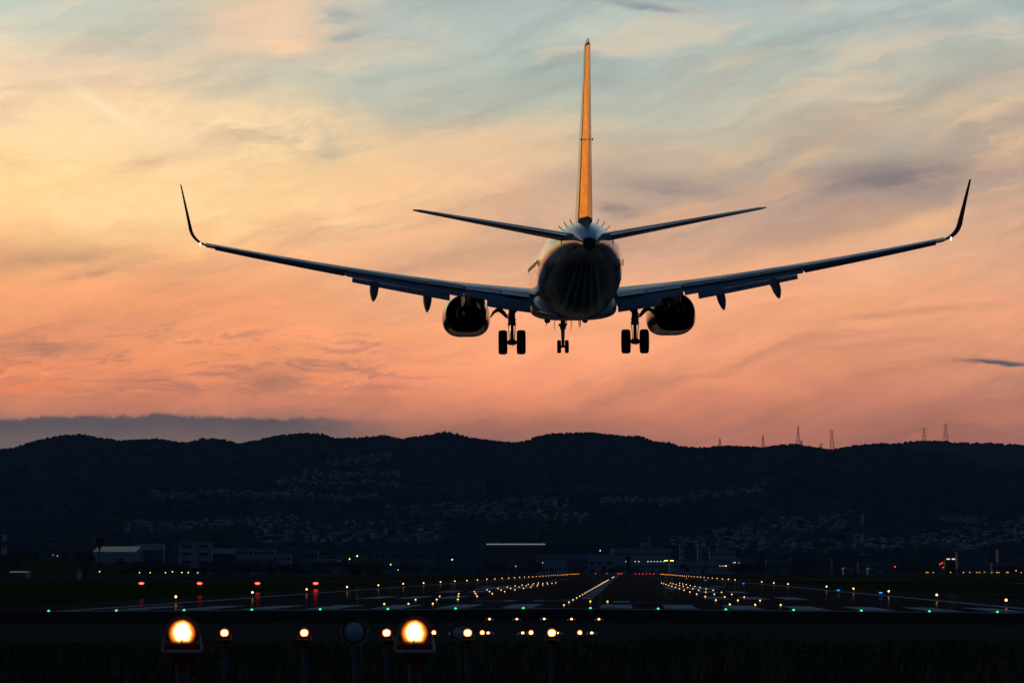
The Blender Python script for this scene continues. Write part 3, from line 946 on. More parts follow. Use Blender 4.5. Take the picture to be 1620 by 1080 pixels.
def ground_mat():
    m, t, p = new_mat('airfield_turf')
    pos = t.node('ShaderNodeNewGeometry').outputs['Position']
    n1 = t.noise(pos, .05, 8.0, .65)
    n2 = t.noise(pos, 1.3, 6.0, .7)
    f = t.add(t.mul(n1, .6), t.mul(n2, .4))
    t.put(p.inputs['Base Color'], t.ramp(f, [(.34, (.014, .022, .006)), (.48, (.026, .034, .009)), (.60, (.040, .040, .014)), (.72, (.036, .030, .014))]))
    p.inputs['Roughness'].default_value = .95
    p.inputs['Specular IOR Level'].default_value = .0
    b = t.node('ShaderNodeBump')
    b.inputs['Strength'].default_value = .8
    b.inputs['Distance'].default_value = .3
    t.put(b.inputs['Height'], n2)
    t.put(p.inputs['Normal'], b.outputs[0])
    return m

def asphalt_mat(name, lo, hi, rough=.22, spec=.5, bump=.12):
    m, t, p = new_mat(name)
    pos = t.node('ShaderNodeNewGeometry').outputs['Position']
    mp = t.node('ShaderNodeMapping')
    t.put(mp.inputs[0], pos)
    mp.inputs['Scale'].default_value = (.55, .035, 1)       # rubber streaks run along the runway
    n1 = t.noise(mp.outputs[0], 1.0, 7.0, .62)
    n2 = t.noise(pos, .22, 8.0, .7)
    n3 = t.noise(pos, 14.0, 4.0, .7)
    f = t.add(t.add(t.mul(n1, .45), t.mul(n2, .35)), t.mul(n3, .2))
    t.put(p.inputs['Base Color'], t.ramp(f, [(.36, lo), (.64, hi)]))
    t.put(p.inputs['Roughness'], t.maprange(n2, .35, .65, rough - .05, rough + .10))
    p.inputs['Specular IOR Level'].default_value = spec
    b = t.node('ShaderNodeBump')
    b.inputs['Strength'].default_value = bump
    b.inputs['Distance'].default_value = .01
    t.put(b.inputs['Height'], n3)
    t.put(p.inputs['Normal'], b.outputs[0])
    return m

def damp(m, weight, rough):
    """a thin film of water over the surface: a weak, sharp reflection added to it"""
    nt = m.node_tree
    p = nt.nodes['Principled BSDF']
    out = [n for n in nt.nodes if n.type == 'OUTPUT_MATERIAL'][0]
    gl = nt.nodes.new('ShaderNodeBsdfGlossy')
    gl.inputs['Roughness'].default_value = rough
    mx = nt.nodes.new('ShaderNodeMixShader')
    mx.inputs[0].default_value = weight
    nt.links.new(p.outputs[0], mx.inputs[1])
    nt.links.new(gl.outputs[0], mx.inputs[2])
    nt.links.new(mx.outputs[0], out.inputs['Surface'])
    return m
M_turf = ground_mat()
M_asph = damp(asphalt_mat('runway_asphalt', (.020, .019, .018), (.040, .036, .032), .6, .0, .3), .10, .05)
M_pad = asphalt_mat('blast_pad_asphalt', (.030, .030, .030), (.052, .049, .045), .62, .0, .4)
M_paddark = asphalt_mat('dark_asphalt', (.012, .012, .012), (.026, .024, .022), .5, .0, .3)
M_paint = mat('runway_marking_paint', (.30, .32, .345), .6, spec=.0, var=.35, vscale=.35, streak=(1, .3, 1))
M_wet = damp(asphalt_mat('damp_taxiway', (.03, .03, .03), (.06, .055, .05), .6, .0, .03), .35, .06)

mb = MB()
xs = [-4500, -2500, -1200, -500, -200, -80, -40, 0, 40, 80, 200, 500, 1200, 2500, 4500]
ysl = [-3500, -1500, -250, -40, 40, 100, 170, 300, 600, 1200, 2200, 3500, 5500, 9200]
vs = [(x, y, 0.0) for y in ysl for x in xs]
W_ = len(xs)
mb.add(vs, [(j * W_ + i, j * W_ + i + 1, (j + 1) * W_ + i + 1, (j + 1) * W_ + i) for j in range(len(ysl) - 1) for i in range(W_ - 1)])
tag(mb.build('ground', M_turf, recalc=False), kind='structure')

def sheet(name, x_list, y_list, m, lift=0.0, kind='structure'):
    mb = MB()
    vs = [(XC + x, y, zcrown(x, y) + lift) for y in y_list for x in x_list]
    w = len(x_list)
    mb.add(vs, [(j * w + i, j * w + i + 1, (j + 1) * w + i + 1, (j + 1) * w + i) for j in range(len(y_list) - 1) for i in range(w - 1)])
    o = mb.build(name, m, recalc=False)
    tag(o, kind=kind)
    return o

XL = [-37.5, -30, -22, -15, -8, -3, 0, 3, 8, 15, 22, 30]
sheet('runway', XL + [37.5], [162.2, 300, 600, 1200, 2260], M_asph)
sheet('blast_pad', [-60, -37.5] + XL[1:] + [37.5, 60], [97.0, 105, 112, 120, 128.0], M_pad)
sheet('runway_pavement', [-60, -37.5] + XL[1:] + [37.5, 60], [128.0, 136, 145, 153, 162.2], M_paddark)

mk = MB()
def stripe(x0, x1, y0, y1, lift=.004):
    cuts = [x0] + [q for q in XL if x0 < q < x1] + [x1]
    for a, b in zip(cuts, cuts[1:]):
        mk.add([(XC + a, y0, zcrown(a, y0) + lift), (XC + b, y0, zcrown(b, y0) + lift), (XC + b, y1, zcrown(b, y1) + lift), (XC + a, y1, zcrown(a, y1) + lift)], [(0, 1, 2, 3)])
stripe(-29.6, 29.6, 163.2, 164.8)                       # threshold bar
for k in range(8):                                      # threshold stripes
    x = 1.95 * (2 * k + 1)
    for s in (-1, 1):
        a, b = sorted((s * x, s * (x + 1.95)))
        if b < 29.5 and a > -29.5: stripe(a, b, 168, 187)
for s in (-1, 1):                                       # side lines
    a, b = sorted((s * 29.75, s * 28.85))
    for (y0, y1) in ((165.3, 420), (420, 1000), (1000, 2230)): stripe(a, b, y0, y1)
for k in range(62): stripe(0.05, .95, 222 + 24 * k, 236 + 24 * k)     # centreline dashes
def strokes(x0, y0, segs, sx=1.0, sy=1.0):              # painted numerals, built of bars
    for (a, b, c, d) in segs: stripe(x0 + a * sx, x0 + c * sx, y0 + b * sy, y0 + d * sy)
THREE = [(0, 0, 3, .9), (0, 4, 3, 4.9), (0, 8.1, 3, 9), (2.2, .9, 3, 4), (2.2, 4.9, 3, 8.1)]
TWO = [(0, 0, 3, .9), (0, .9, .8, 4), (0, 4, 3, 4.9), (2.2, 4.9, 3, 8.1), (0, 8.1, 3, 9)]
ELL = [(0, 0, 3, .9), (0, .9, .8, 9)]
strokes(-7.6, 206, THREE); strokes(-3.3, 206, TWO); strokes(2.6, 200, ELL, 1.5, .9)
for xs3, y0, y1 in (((11.2, 14.4, 17.6), 232, 254), ((12.6, 15.8), 302, 326), ((11.2, 14.4, 17.6), 420, 444), ((12.6,), 640, 664), ((12.6,), 760, 784)):
    for x in xs3:
        stripe(x - .95, x + .95, y0, y1); stripe(-x - .95, -x + .95, y0, y1)
stripe(-15.5, -9.0, 355, 402); stripe(9.0, 15.5, 355, 402)            # aiming points
tag(mk.build('runway_markings', M_paint, recalc=False), kind='structure')

# damp taxiways on the right
def flat(name, pts, m, z):
    mb = MB()
    mb.add([(p[0], p[1], z) for p in pts], [tuple(range(len(pts)))])
    return tag(mb.build(name, m, recalc=False), kind='structure')
flat('taxiway', [(33, 285), (120, 285), (120, 318), (33, 318)], M_asph, .010)
flat('taxiway', [(33.5, 830), (90, 830), (90, 865), (33.5, 865)], M_wet, .010)
flat('taxiway', [(78, 560), (120, 560), (120, 600), (78, 600)], M_wet, .012)
flat('taxiway', [(-120, 720), (-42, 720), (-42, 738), (-120, 738)], M_wet, .010)

# ------------------------------------------------------------------ long grass in front of the blast pad (uncountable)
def grass_mat():
    m, t, p = new_mat('grass_blades')
    pos = t.node('ShaderNodeNewGeometry').outputs['Position']
    n = t.noise(pos, .8, 5.0, .6)
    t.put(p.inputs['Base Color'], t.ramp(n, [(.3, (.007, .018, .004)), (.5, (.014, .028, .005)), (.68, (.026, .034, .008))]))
    p.inputs['Roughness'].default_value = .7
    p.inputs['Specular IOR Level'].default_value = .2
    return m
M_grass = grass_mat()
mb = MB()
g = random.Random(11)
for i in range(52000):
    d = 50.0 + 47.0 * g.random() ** .8
    px = g.uniform(-60, 1680)
    p = spot(px, d)
    tall = mnoise.noise(Vector((p.x * .22, p.y * .12, 3.1)))
    edge = smooth((97.0 - d) / 14.0) * .8 + .2
    h = (.16 + .34 * g.random()) * (0.8 + .9 * max(0, tall + .15)) * edge
    if 1060 < px < 1260 and d < 84: h *= 1.25 + .3 * g.random()
    a = g.uniform(0, 2 * math.pi)
    w = .010 + .012 * g.random()
    lx, ly = math.cos(a) * h * g.uniform(.1, .6), math.sin(a) * h * g.uniform(.1, .6)
    wx, wy = math.cos(a + 1.4) * w, math.sin(a + 1.4) * w
    mb.add([(p.x - wx, p.y - wy, 0), (p.x + wx, p.y + wy, 0), (p.x + lx * .4 + wx * .7, p.y + ly * .4 + wy * .7, h * .6), (p.x + lx * .4 - wx * .7, p.y + ly * .4 - wy * .7, h * .6), (p.x + lx, p.y + ly, h)], [(0, 1, 2, 3), (3, 2, 4)])
tag(mb.build('grass', M_grass, recalc=False), 'long dark green grass in front of the pavement', kind='stuff')

M_petal = mat('pale_petals', (.20, .20, .23), .7, var=.1)
mb = MB()
for i in range(420):
    px = g.uniform(1255, 1460); d = g.uniform(66, 80)
    if mnoise.noise(Vector((px * .03, d * .25, 0))) < 0.0: continue
    p = spot(px, d)
    h = .2 + .25 * g.random(); r = .018
    mb.add([(p.x - r, p.y, h), (p.x, p.y + r, h + .008), (p.x + r, p.y, h), (p.x, p.y - r, h + .012), (p.x, p.y, h - .02)], [(0, 1, 4), (1, 2, 4), (2, 3, 4), (3, 0, 4), (0, 3, 2, 1)])
tag(mb.build('wildflower_blossoms', M_petal), 'small pale wildflowers in the grass', kind='stuff')

# a few tall weeds standing up from the grass
def weed(loc, h, seed):
    q = random.Random(seed)
    root = empty('weed', loc)
    st, lf = MB(), MB()
    for k in range(5):
        a = q.uniform(0, 6.28); l = h * q.uniform(.6, 1)
        tip = Vector((math.cos(a) * l * .35, math.sin(a) * l * .35, l))
        st.tube([(0, 0, 0), tip * .5 + Vector((0, 0, .05)), tip], [.012, .009, .004], 5)
        for j in range(26):
            f = q.uniform(.25, 1)
            c = tip * f
            b = q.uniform(0, 6.28); s = q.uniform(.05, .11)
            dx, dy = math.cos(b) * s, math.sin(b) * s
            lf.add([c, (c.x + dx * .5 - dy * .3, c.y + dy * .5 + dx * .3, c.z + s * .4), (c.x + dx, c.y + dy, c.z + s * .2), (c.x + dx * .5 + dy * .3, c.y + dy * .5 - dx * .3, c.z + s * .4)], [(0, 1, 2, 3)])
    st.build('stem', M_grass, root); lf.build('leaves', M_grass, root, recalc=False)
    return root
for k, (px, d, h, lab) in enumerate(((1098, 78, .95, 'tall leafy weed rising from the grass, leftmost of the pair right of centre'), (1136, 80, .85, 'tall leafy weed beside another, further right in the foreground grass'))):
    tag(weed(spot(px, d), h, k), lab, 'weed', 'tall weeds in the grass')

# ------------------------------------------------------------------ lights on the airfield
M_lampA = lamp_glass('lit_approach_lamp_glass', 7.5, .90)
M_redpaint = mat('red_lamp_paint', (.14, .010, .008), .6, spec=.1, var=.2, vscale=8)
M_greyrim = mat('worn_grey_paint', (.34, .32, .30), .5, var=.25, vscale=12)
M_poleg = mat('galvanised_pole', (.05, .055, .07), .6, spec=.1, var=.2, vscale=6)
M_lens_off = mat('unlit_blue_grey_lens', (.16, .20, .24), .22, spec=.6, var=.3, vscale=14)
M_fix = mat('light_fixture_grey', (.12, .12, .12), .5, metal=.4, var=.2)
M_cable = mat('black_cable', (.01, .01, .01), .6)
G_inset = glow('amber_inset_lamp', (1.0, .36, .09), 7.0)
G_edge = glow('warm_white_edge_lamp', (1.0, .44, .13), 5.5)
G_tdz = glow('warm_touchdown_lamp', (1.0, .50, .17), 3.0)
G_amber = glow('amber_caution_lamp', (1.0, .30, .03), 6.0)
G_green = glow('green_threshold_lamp', (.05, 1.0, .32), 1.8)
G_red = glow('red_path_lamp', (1.0, .018, .012), 24.0)
G_redfar = glow('red_runway_end_lamp', (1.0, .03, .02), 9.0)
G_blue = glow('blue_taxiway_lamp', (.03, .25, 1.0), 1.5)

def lamp_on_pole(name, R0, height, pole, banded, seed=0):
    """elevated approach lamp: glass facing the camera, bowl housing, flared bracket with a pale rim, socket and pole (origin on the ground)"""
    root = empty(name)
    k = R0 / .070
    mb = MB()
    mb.lathe([(.050 * k, .16 * k), (.080 * k, .12 * k), (.094 * k, .05 * k), (.092 * k, 0), (.080 * k, -.014 * k), (.074 * k, -.006 * k)], 'Y', 28, 0, (0, 0, height))
    mb.build('housing', M_redpaint, root, 40)
    mb = MB()
    mb.lathe([(R0 * 1.03, -.004 * k), (R0 * .9, -.018 * k), (R0 * .6, -.030 * k), (R0 * .25, -.036 * k)], 'Y', 32, 0, (0, 0, height))
    lens = mb.build('lens', M_lampA, root, 60)
    mb = MB()
    z = height - .052 * k
    mb.add([(-.014 * k, -.04 * k, z - .03 * k), (.014 * k, -.04 * k, z - .03 * k), (.004 * k, -.046 * k, z + .022 * k), (-.004 * k, -.046 * k, z + .022 * k), (-.014 * k, -.03 * k, z - .03 * k), (.014 * k, -.03 * k, z - .03 * k), (.004 * k, -.034 * k, z + .022 * k), (-.004 * k, -.034 * k, z + .022 * k)],
           [(0, 1, 2, 3), (7, 6, 5, 4), (0, 4, 5, 1), (1, 5, 6, 2), (2, 6, 7, 3), (3, 7, 4, 0)])
    mb.build('filament_shield', M_fix, lens)
    mb = MB()
    mb.lathe([(.060 * k, -.045 * k), (.098 * k, -.055 * k), (.108 * k, -.098 * k), (.088 * k, -.108 * k), (.085 * k, -.13 * k), (.066 * k, -.158 * k), (.034 * k, -.17 * k)], 'Z', 24, 0, (0, .03 * k, height))
    br = mb.build('bracket', M_redpaint, root, 40)
    mb = MB()
    mb.lathe([(.107 * k, -.096 * k), (.114 * k, -.100 * k), (.112 * k, -.109 * k), (.088 * k, -.1085 * k)], 'Z', 24, 0, (0, .03 * k, height))
    for s in (-1, 1):
        mb.loft([[(s * .100 * k, .0, height - .01 * k), (s * .104 * k, .0, height - .01 * k), (s * .104 * k, .02 * k, height - .01 * k), (s * .100 * k, .02 * k, height - .01 * k)],
                 [(s * .110 * k, -.02 * k, height - .098 * k), (s * .117 * k, -.02 * k, height - .098 * k), (s * .117 * k, .04 * k, height - .098 * k), (s * .110 * k, .04 * k, height - .098 * k)]])
    mb.build('rim', M_greyrim, br, 40)
    mb = MB()
    top = height - .17 * k
    if banded:
        segs = [(top, top - .045, 1), (top - .045, top - .105, 0), (top - .105, top - .30, 1), (top - .30, top - .5, 0), (top - .5, top - .8, 1), (top - .8, 0, 0)]
    else:
        segs = [(top, top - .08, 1), (top - .08, 0, 0)]
    for a, b, mi in segs:
        if a > b: mb.lathe([(pole * (1.15 if mi else 1), a), (pole * (1.15 if mi else 1), b)], 'Z', 14, mi, (0, .03 * k, 0))
    mb.build('pole', [M_poleg, M_redpaint], root, 40)
    return root

AX = lambda D, k: None
def bar_px(cx, sp, n=5): return [cx + sp * (i - (n - 1) / 2) for i in range(n)]

# nearest row: two lamps in view
big = lamp_on_pole('approach_lamp', .065, CAMZ - .328, .030, True)
big.location = spot(289, 15.2); big.rotation_euler = (0, 0, R(6))
tag(big, 'large lit amber approach lamp, nearest on the left with a red and grey pole', 'airfield lamp', 'approach lamps on poles')
b2 = copy_tree(big, spot(656, 15.2), 0.0)
b2['label'] = 'largest blazing amber approach lamp, nearest the viewer left of centre'
mid = lamp_on_pole('approach_lamp', .065, CAMZ - .93, .036, False)
for i, px in enumerate((356, 482, 612, 740, 873)):
    o = mid if i == 0 else copy_tree(mid)
    o.location = spot(px, 43.0)
    tag(o, ['medium lit approach lamp just right of the big lamp with the banded pole', 'medium lit approach lamp standing alone left of the unlit round lamp', 'medium lit approach lamp between the unlit round lamp and the largest lamp', 'medium lit approach lamp overlapping a dark round lamp',
            'medium lit approach lamp furthest right, its pole in dark grass'][i], 'airfield lamp', 'approach lamps on poles')
far = lamp_on_pole('approach_lamp', .062, CAMZ - 1.545, .036, False)
for i, px in enumerate((609, 686.5, 763, 840, 917)):
    if i == 0: continue        # hidden behind the nearer lamp of the second row
    o = far if i == 1 else copy_tree(far)
    o.location = spot(px, 72.0)
    tag(o, [None, 'small approach lamp peeping out right beside the largest lamp', 'small approach lamp touching an amber inset light near the dark round lamp', 'small approach lamp on the pavement edge left of the furthest right medium lamp',
            'small approach lamp furthest right among those on poles'][i], 'airfield lamp', 'approach lamps on poles')

# unlit sequenced flashers
def flasher(R0, height, cable):
    root = empty('flasher_lamp')
    mb = MB()
    mb.lathe([(.06, .24), (R0 * .8, .20), (R0 * 1.14, .10), (R0 * 1.22, 0), (R0 * 1.22, -.03), (R0 * 1.04, -.035), (R0 * 1.0, -.01)], 'Y', 36, 0, (0, 0, height))
    mb.build('housing', M_redpaint, root, 40)
    mb = MB()
    mb.lathe([(R0 * 1.01, -.012), (R0 * .8, -.035), (R0 * .4, -.05), (.01, -.055)], 'Y', 36, 0, (0, 0, height))
    mb.build('lens', M_lens_off, root, 60)
    mb = MB()
    arc = [(R0 * 1.3 * math.cos(a), .06, height + R0 * 1.36 * math.sin(a)) for a in [R(180 + 15 * i) for i in range(13)]]
    mb.tube(arc, .009, 8)
    for s in (-1, 1): mb.tube([(s * R0 * 1.2, .06, height), (s * R0 * 1.42, .06, height)], .016, 8)
    mb.build('yoke', M_greyrim, root, 40)
    mb = MB()
    mb.lathe([(.045, height - R0 * 1.36), (.045, height - R0 * 1.36 - .09), (.030, height - R0 * 1.36 - .10), (.030, 0)], 'Z', 14, 0, (0, .06, 0))
    mb.build('pole', M_poleg, root, 40)
    if cable:
        mb = MB()
        mb.tube([(.08, .12, height - .1), (.085, .05, height - .3), (.09, .03, height - .6), (.13, .03, height - .85), (.17, .03, height - 1.05), (.2, .0, .1), (.2, 0, 0)], .008, 6)
        mb.build('cable', M_cable, root)
    return root
o = flasher(.135, CAMZ - .80, True); o.location = spot(561, 38.0)
tag(o, 'unlit round lamp with blue grey glass, red rim and hanging cable', 'flasher lamp', 'unlit flasher lamps')
o = flasher(.130, CAMZ - 1.32, False); o.location = spot(725, 61.5); o.rotation_euler = (0, 0, R(-12))
tag(o, 'dark unlit round lamp half behind a lit approach lamp', 'flasher lamp', 'unlit flasher lamps')

def inset(name, w, h, gm, body_r):
    """low metal dome with a lit window toward the approach"""
    root = empty(name)
    mb = MB()
    mb.lathe([(body_r, 0), (body_r * .9, h * .35), (body_r * .6, h * 1.15), (.005, h * 1.2)], 'Z', 16, 0, (0, body_r * .4, 0))
    mb.build('body', M_fix, root, 40)
    mb = MB()
    mb.lathe([(w * .5, .02), (w * .46, -.012), (w * .2, -.03), (.004, -.034)], 'Y', 14, 0, (0, -body_r * .35, h * .62))
    mb.build('lens', gm, root, 60)
    return root

rows = [(131.0, 861, 43.2, 5, .15), (102.5, 827, 54.5, 5, .30)]
proto = inset('inset_approach_light', .105, .10, G_inset, .22)
first = True
for ri, (D, cx, sp, n, zz) in enumerate(rows):
    for i, px in enumerate(bar_px(cx, sp, n)):
        o = proto if first else copy_tree(proto)
        first = False
        p = spot(px, D)
        o.location = (p.x, p.y, zcrown(p.x - XC, p.y) + (.03 if ri else .0))
        if ri: o.location.z = max(o.location.z, .17)
        row = 'farther' if ri == 0 else 'nearer'
        tag(o, f'amber inset light, {ordinal(i + 1)} from the left in the {row} ground level row', 'airfield light', 'inset approach lights in the pavement')
        if ri:      # low plinth the nearer row stands on
            pass

# threshold greens
proto = inset('threshold_light', .13, .11, G_green, .18)
GX = [78, 185, 292, 399, 507, 614, 721, 828, 934, 1041, 1148, 1255, 1362, 1469.5, 1577]
for i, px in enumerate(GX):
    o = proto if i == 0 else copy_tree(proto)
    p = spot(px, 161.5)
    o.location = (p.x, p.y, zcrown(p.x - XC, p.y) + .002)
    tag(o, f'green threshold light, {ordinal(i + 1)} from the left along the white bar', 'airfield light', 'green threshold lights')

def far_light(name, w, h, gm, post):
    """edge light small enough to be one piece: base, stem and lit globe"""
    mb = MB()
    mb.lathe([(.12, 0), (.12, .03), (.03, .05), (.03, post)], 'Z', 8, 0)
    mb.lathe([(w * .3, post), (w * .52, post + h * .3), (w * .46, post + h * .75), (.01, post + h)], 'Z', 10, 1)
    return mb.build(name, [M_fix, gm], None, 50)

def edge_light():
    root = empty('runway_edge_light')
    mb = MB()
    mb.lathe([(.13, 0), (.13, .03), (.035, .06), (.035, .24), (.07, .26), (.07, .28)], 'Z', 12, 0)
    mb.build('stem', M_fix, root, 40)
    mb = MB()
    mb.lathe([(.06, .28), (.085, .32), (.085, .38), (.06, .43), (.01, .45)], 'Z', 12, 0)
    mb.build('globe', G_edge, root, 60)
    return root
near_e = edge_light()
far_e = far_light('runway_edge_light', .17, .18, G_edge, .22)
far_a = far_light('runway_edge_light', .20, .22, G_amber, .22)
used = {0: False, 1: False, 2: False}
for side, x0, y0, nm in ((-1, -34.8, 220.0, 'left'), (1, 27.6, 207.0, 'right')):
    for k in range(44):
        y = y0 + 45.6 * k
        if side > 0 and k in (5, 9, 10): continue
        t_ = 0 if k < 6 else (1 if y < 1560 else 2)
        src = (near_e, far_e, far_a)[t_]
        if used[t_]: o = copy_tree(src)
        else: o, used[t_] = src, True
        x = x0 + .0 * k
        o.location = (x, y, zcrown(x - XC, y) + .002)
        hue = 'warm white' if t_ < 2 else 'amber'
        tag(o, f'{hue} edge light, {ordinal(k + 1)} from the near end along the {nm} runway edge', 'airfield light', f'edge lights along the {nm} side of the runway')

# centreline lights and touchdown zone bars
def low_light(name, w, gm):
    mb = MB()
    mb.lathe([(w * 1.1, 0), (w * .9, .02), (.01, .03)], 'Z', 8, 0)
    mb.lathe([(w * .5, .01), (w * .45, -.02), (.01, -.03)], 'Y', 10, 1, (0, -w * .5, w * .42))
    return mb.build(name, [M_fix, gm], None, 50)
cproto = low_light('centreline_light', .095, glow('pale_centreline_lamp', (1.0, .66, .34), 2.2))
n = 0
for k in range(44):
    y = 178.0 + 16.0 * k if k < 30 else 660 + (k - 30) * 32
    if 700 < y < 860: continue
    o = cproto if n == 0 else copy_tree(cproto)
    n += 1
    o.location = (XC - .35, y, zcrown(-.35, y) + .003)
    s = 1.0 + max(0, y - 300) / 900
    o.scale = (s, s, s)
    tag(o, f'pale warm centreline light, {ordinal(n)} along the dashed line from the near end', 'airfield light', 'centreline lights of the runway')
tproto = low_light('touchdown_zone_light', .115, G_tdz)
n = 0
for k in range(13):
    y = 189.0 + 28.5 * k
    for side in (-1, 1):
        for j in range(3):
            xr = side * (9.3 + 1.62 * j) if side < 0 else (10.4 + 1.68 * j)
            o = tproto if n == 0 else copy_tree(tproto)
            n += 1
            o.location = (XC + xr, y, zcrown(xr, y) + .003)
            s = 1.0 + max(0, y - 300) / 900
            o.scale = (s, s, s)
            tag(o, f'amber touchdown light, {["inner", "middle", "outer"][j]} of the {ordinal(k + 1)} three light bar on the {"left" if side < 0 else "right"} half', 'airfield light', 'touchdown zone lights of the runway')
aproto = low_light('intersection_light', .12, glow('yellow_ground_lamp', (1.0, .45, .02), 3.5))
for i, px in enumerate((933.8, 961)):
    o = aproto if i == 0 else copy_tree(aproto)
    p = spot(px, 199)
    o.location = (p.x, p.y, zcrown(p.x - XC, p.y) + .003)
    tag(o, ['yellow ground light just right of the amber centreline lights', 'yellow ground light further right beside the white threshold stripes'][i], 'airfield light', 'yellow ground lights near the threshold')

# red visual approach path indicators on the left
def path_indicator():
    root = empty('path_indicator_light')
    mb = MB()
    mb.box((0, .35, .62), (.9, .9, .30)); mb.box((0, .35, .785), (.96, 1.0, .03))
    mb.build('housing', M_fix, root)
    mb = MB()
    mb.lathe([(.15, .02), (.14, -.03), (.02, -.05)], 'Y', 16, 0, (0, -.12, .62))
    mb.v = [(x * 2.4, y, z) for x, y, z in mb.v]
    mb.build('lens', G_red, root, 60)
    for x in (-.35, .35):
        for y in (.05, .65):
            mb = MB(); mb.tube([(x, y, 0), (x, y, .48)], .035, 8); mb.build('leg', M_fix, root, 40)
    return root
pp = path_indicator()
for i, px in enumerate((224, 316, 407.5, 499.5)):
    o = pp if i == 0 else copy_tree(pp)
    o.location = spot(px, 430.0)
    tag(o, f'red approach path light, {["leftmost", "second from left", "third from left", "rightmost"][i]} of four in the grass', 'airfield light', 'red approach path lights left of the runway')

# runway end reds
rproto = far_light('runway_end_light', .34, .34, G_redfar, .25)
for i, px in enumerate((942, 960, 977.5, 981, 984, 1005.5, 1011.5, 1017, 1022.5, 1028.5, 1034)):
    o = rproto if i == 0 else copy_tree(rproto)
    p = spot(px, 2150)
    o.location = (p.x, p.y, zcrown(p.x - XC, p.y) + .002)
    tag(o, f'red runway end light, {ordinal(i + 1)} from the left at the far end', 'airfield light', 'red lights at the far runway end')

# blue taxiway lamps
def blue():
    root = empty('taxiway_light')
    mb = MB(); mb.lathe([(.12, 0), (.12, .03), (.03, .05), (.03, .22)], 'Z', 10, 0); mb.build('stem', M_fix, root, 40)
    mb = MB(); mb.lathe([(.06, .22), (.16, .25), (.20, .29), (.16, .33), (.02, .35)], 'Z', 12, 0); mb.build('globe', G_blue, root, 60)
    return root
bp = blue()
for i, (px, D) in enumerate(((1393, 283), (1326, 318), (1176, 480), (1116, 640), (1086, 800))):
    o = bp if i == 0 else copy_tree(bp)
    p = spot(px, D)
    o.location = (p.x, p.y, .012 if abs(p.x - XC) > 37 else zcrown(p.x - XC, p.y))
    tag(o, f'blue taxiway light, {ordinal(i + 1)} nearest by the right edge of the runway', 'airfield light', 'blue taxiway lights')
# ------------------------------------------------------------------ hills
CREST = [(-900, 712), (-700, 690), (-500, 700), (-300, 695), (-150, 712), (0, 709), (20, 706), (45, 698), (70, 691), (95, 687), (120, 685), (135, 686), (160, 691), (190, 695), (220, 693), (250, 692), (270, 696), (295, 698), (315, 692), (335, 691), (355, 694), (375, 700),
         (400, 695), (430, 688), (455, 685), (485, 683), (510, 685), (528, 691), (560, 691), (590, 688), (605, 686), (625, 690), (640, 691), (670, 687), (690, 683), (703, 681), (720, 684), (745, 690), (770, 694), (810, 698), (830, 697), (845, 690), (865, 685),
         (890, 683), (925, 682), (960, 684), (990, 688), (1005, 687), (1020, 690), (1035, 697), (1060, 698), (1075, 704), (1095, 706), (1120, 705), (1150, 703), (1190, 705), (1208, 706), (1225, 703), (1260, 700), (1280, 704), (1300, 707), (1318, 709), (1335, 706),
         (1360, 702), (1400, 699), (1420, 702), (1450, 711), (1480, 714), (1510, 716), (1530, 722), (1560, 738), (1590, 744), (1620, 742), (1700, 735), (1800, 722), (2000, 715), (2300, 700), (2700, 706)]
FAR = [(1150, 745), (1300, 716), (1380, 705), (1420, 701), (1440, 698), (1465, 697), (1490, 697), (1520, 700), (1560, 700), (1620, 703), (1750, 708), (1900, 700), (2150, 712), (2500, 716)]
def interp(tab, x):
    if x <= tab[0][0]: return tab[0][1]
    for (a, b), (c, d) in zip(tab, tab[1:]):
        if x <= c: return b + (d - b) * (x - a) / (c - a)
    return tab[-1][1]
D0, D1 = 2750.0, 6000.0
def elev(px, D):
    """apparent height in photo pixels above the horizon of the main hill's surface"""
    flat_ = -CAMZ * 4500.0 / D
    if D <= D0: return flat_
    top = 903 - interp(CREST, px) - 2.5
    wob = mnoise.noise(Vector((px / 210.0, D / 900.0, 1.7))) * .16 + mnoise.noise(Vector((px / 70.0, D / 350.0, 5.2))) * .06
    t = (D - D0) / (D1 - D0)
    if t <= 1.0:
        tt = max(0.0, min(1.0, t + wob * math.sin(math.pi * min(1, t)) * 1.2))
        s = tt ** 1.15 * .80 + smooth(tt) * .20
        return flat_ + (top - flat_) * s
    return top * max(-.05, 1.0 - ((t - 1.0) / .42) ** 1.6)
def hill_z(px, D): return CAMZ + D / 4500.0 * elev(px, D)

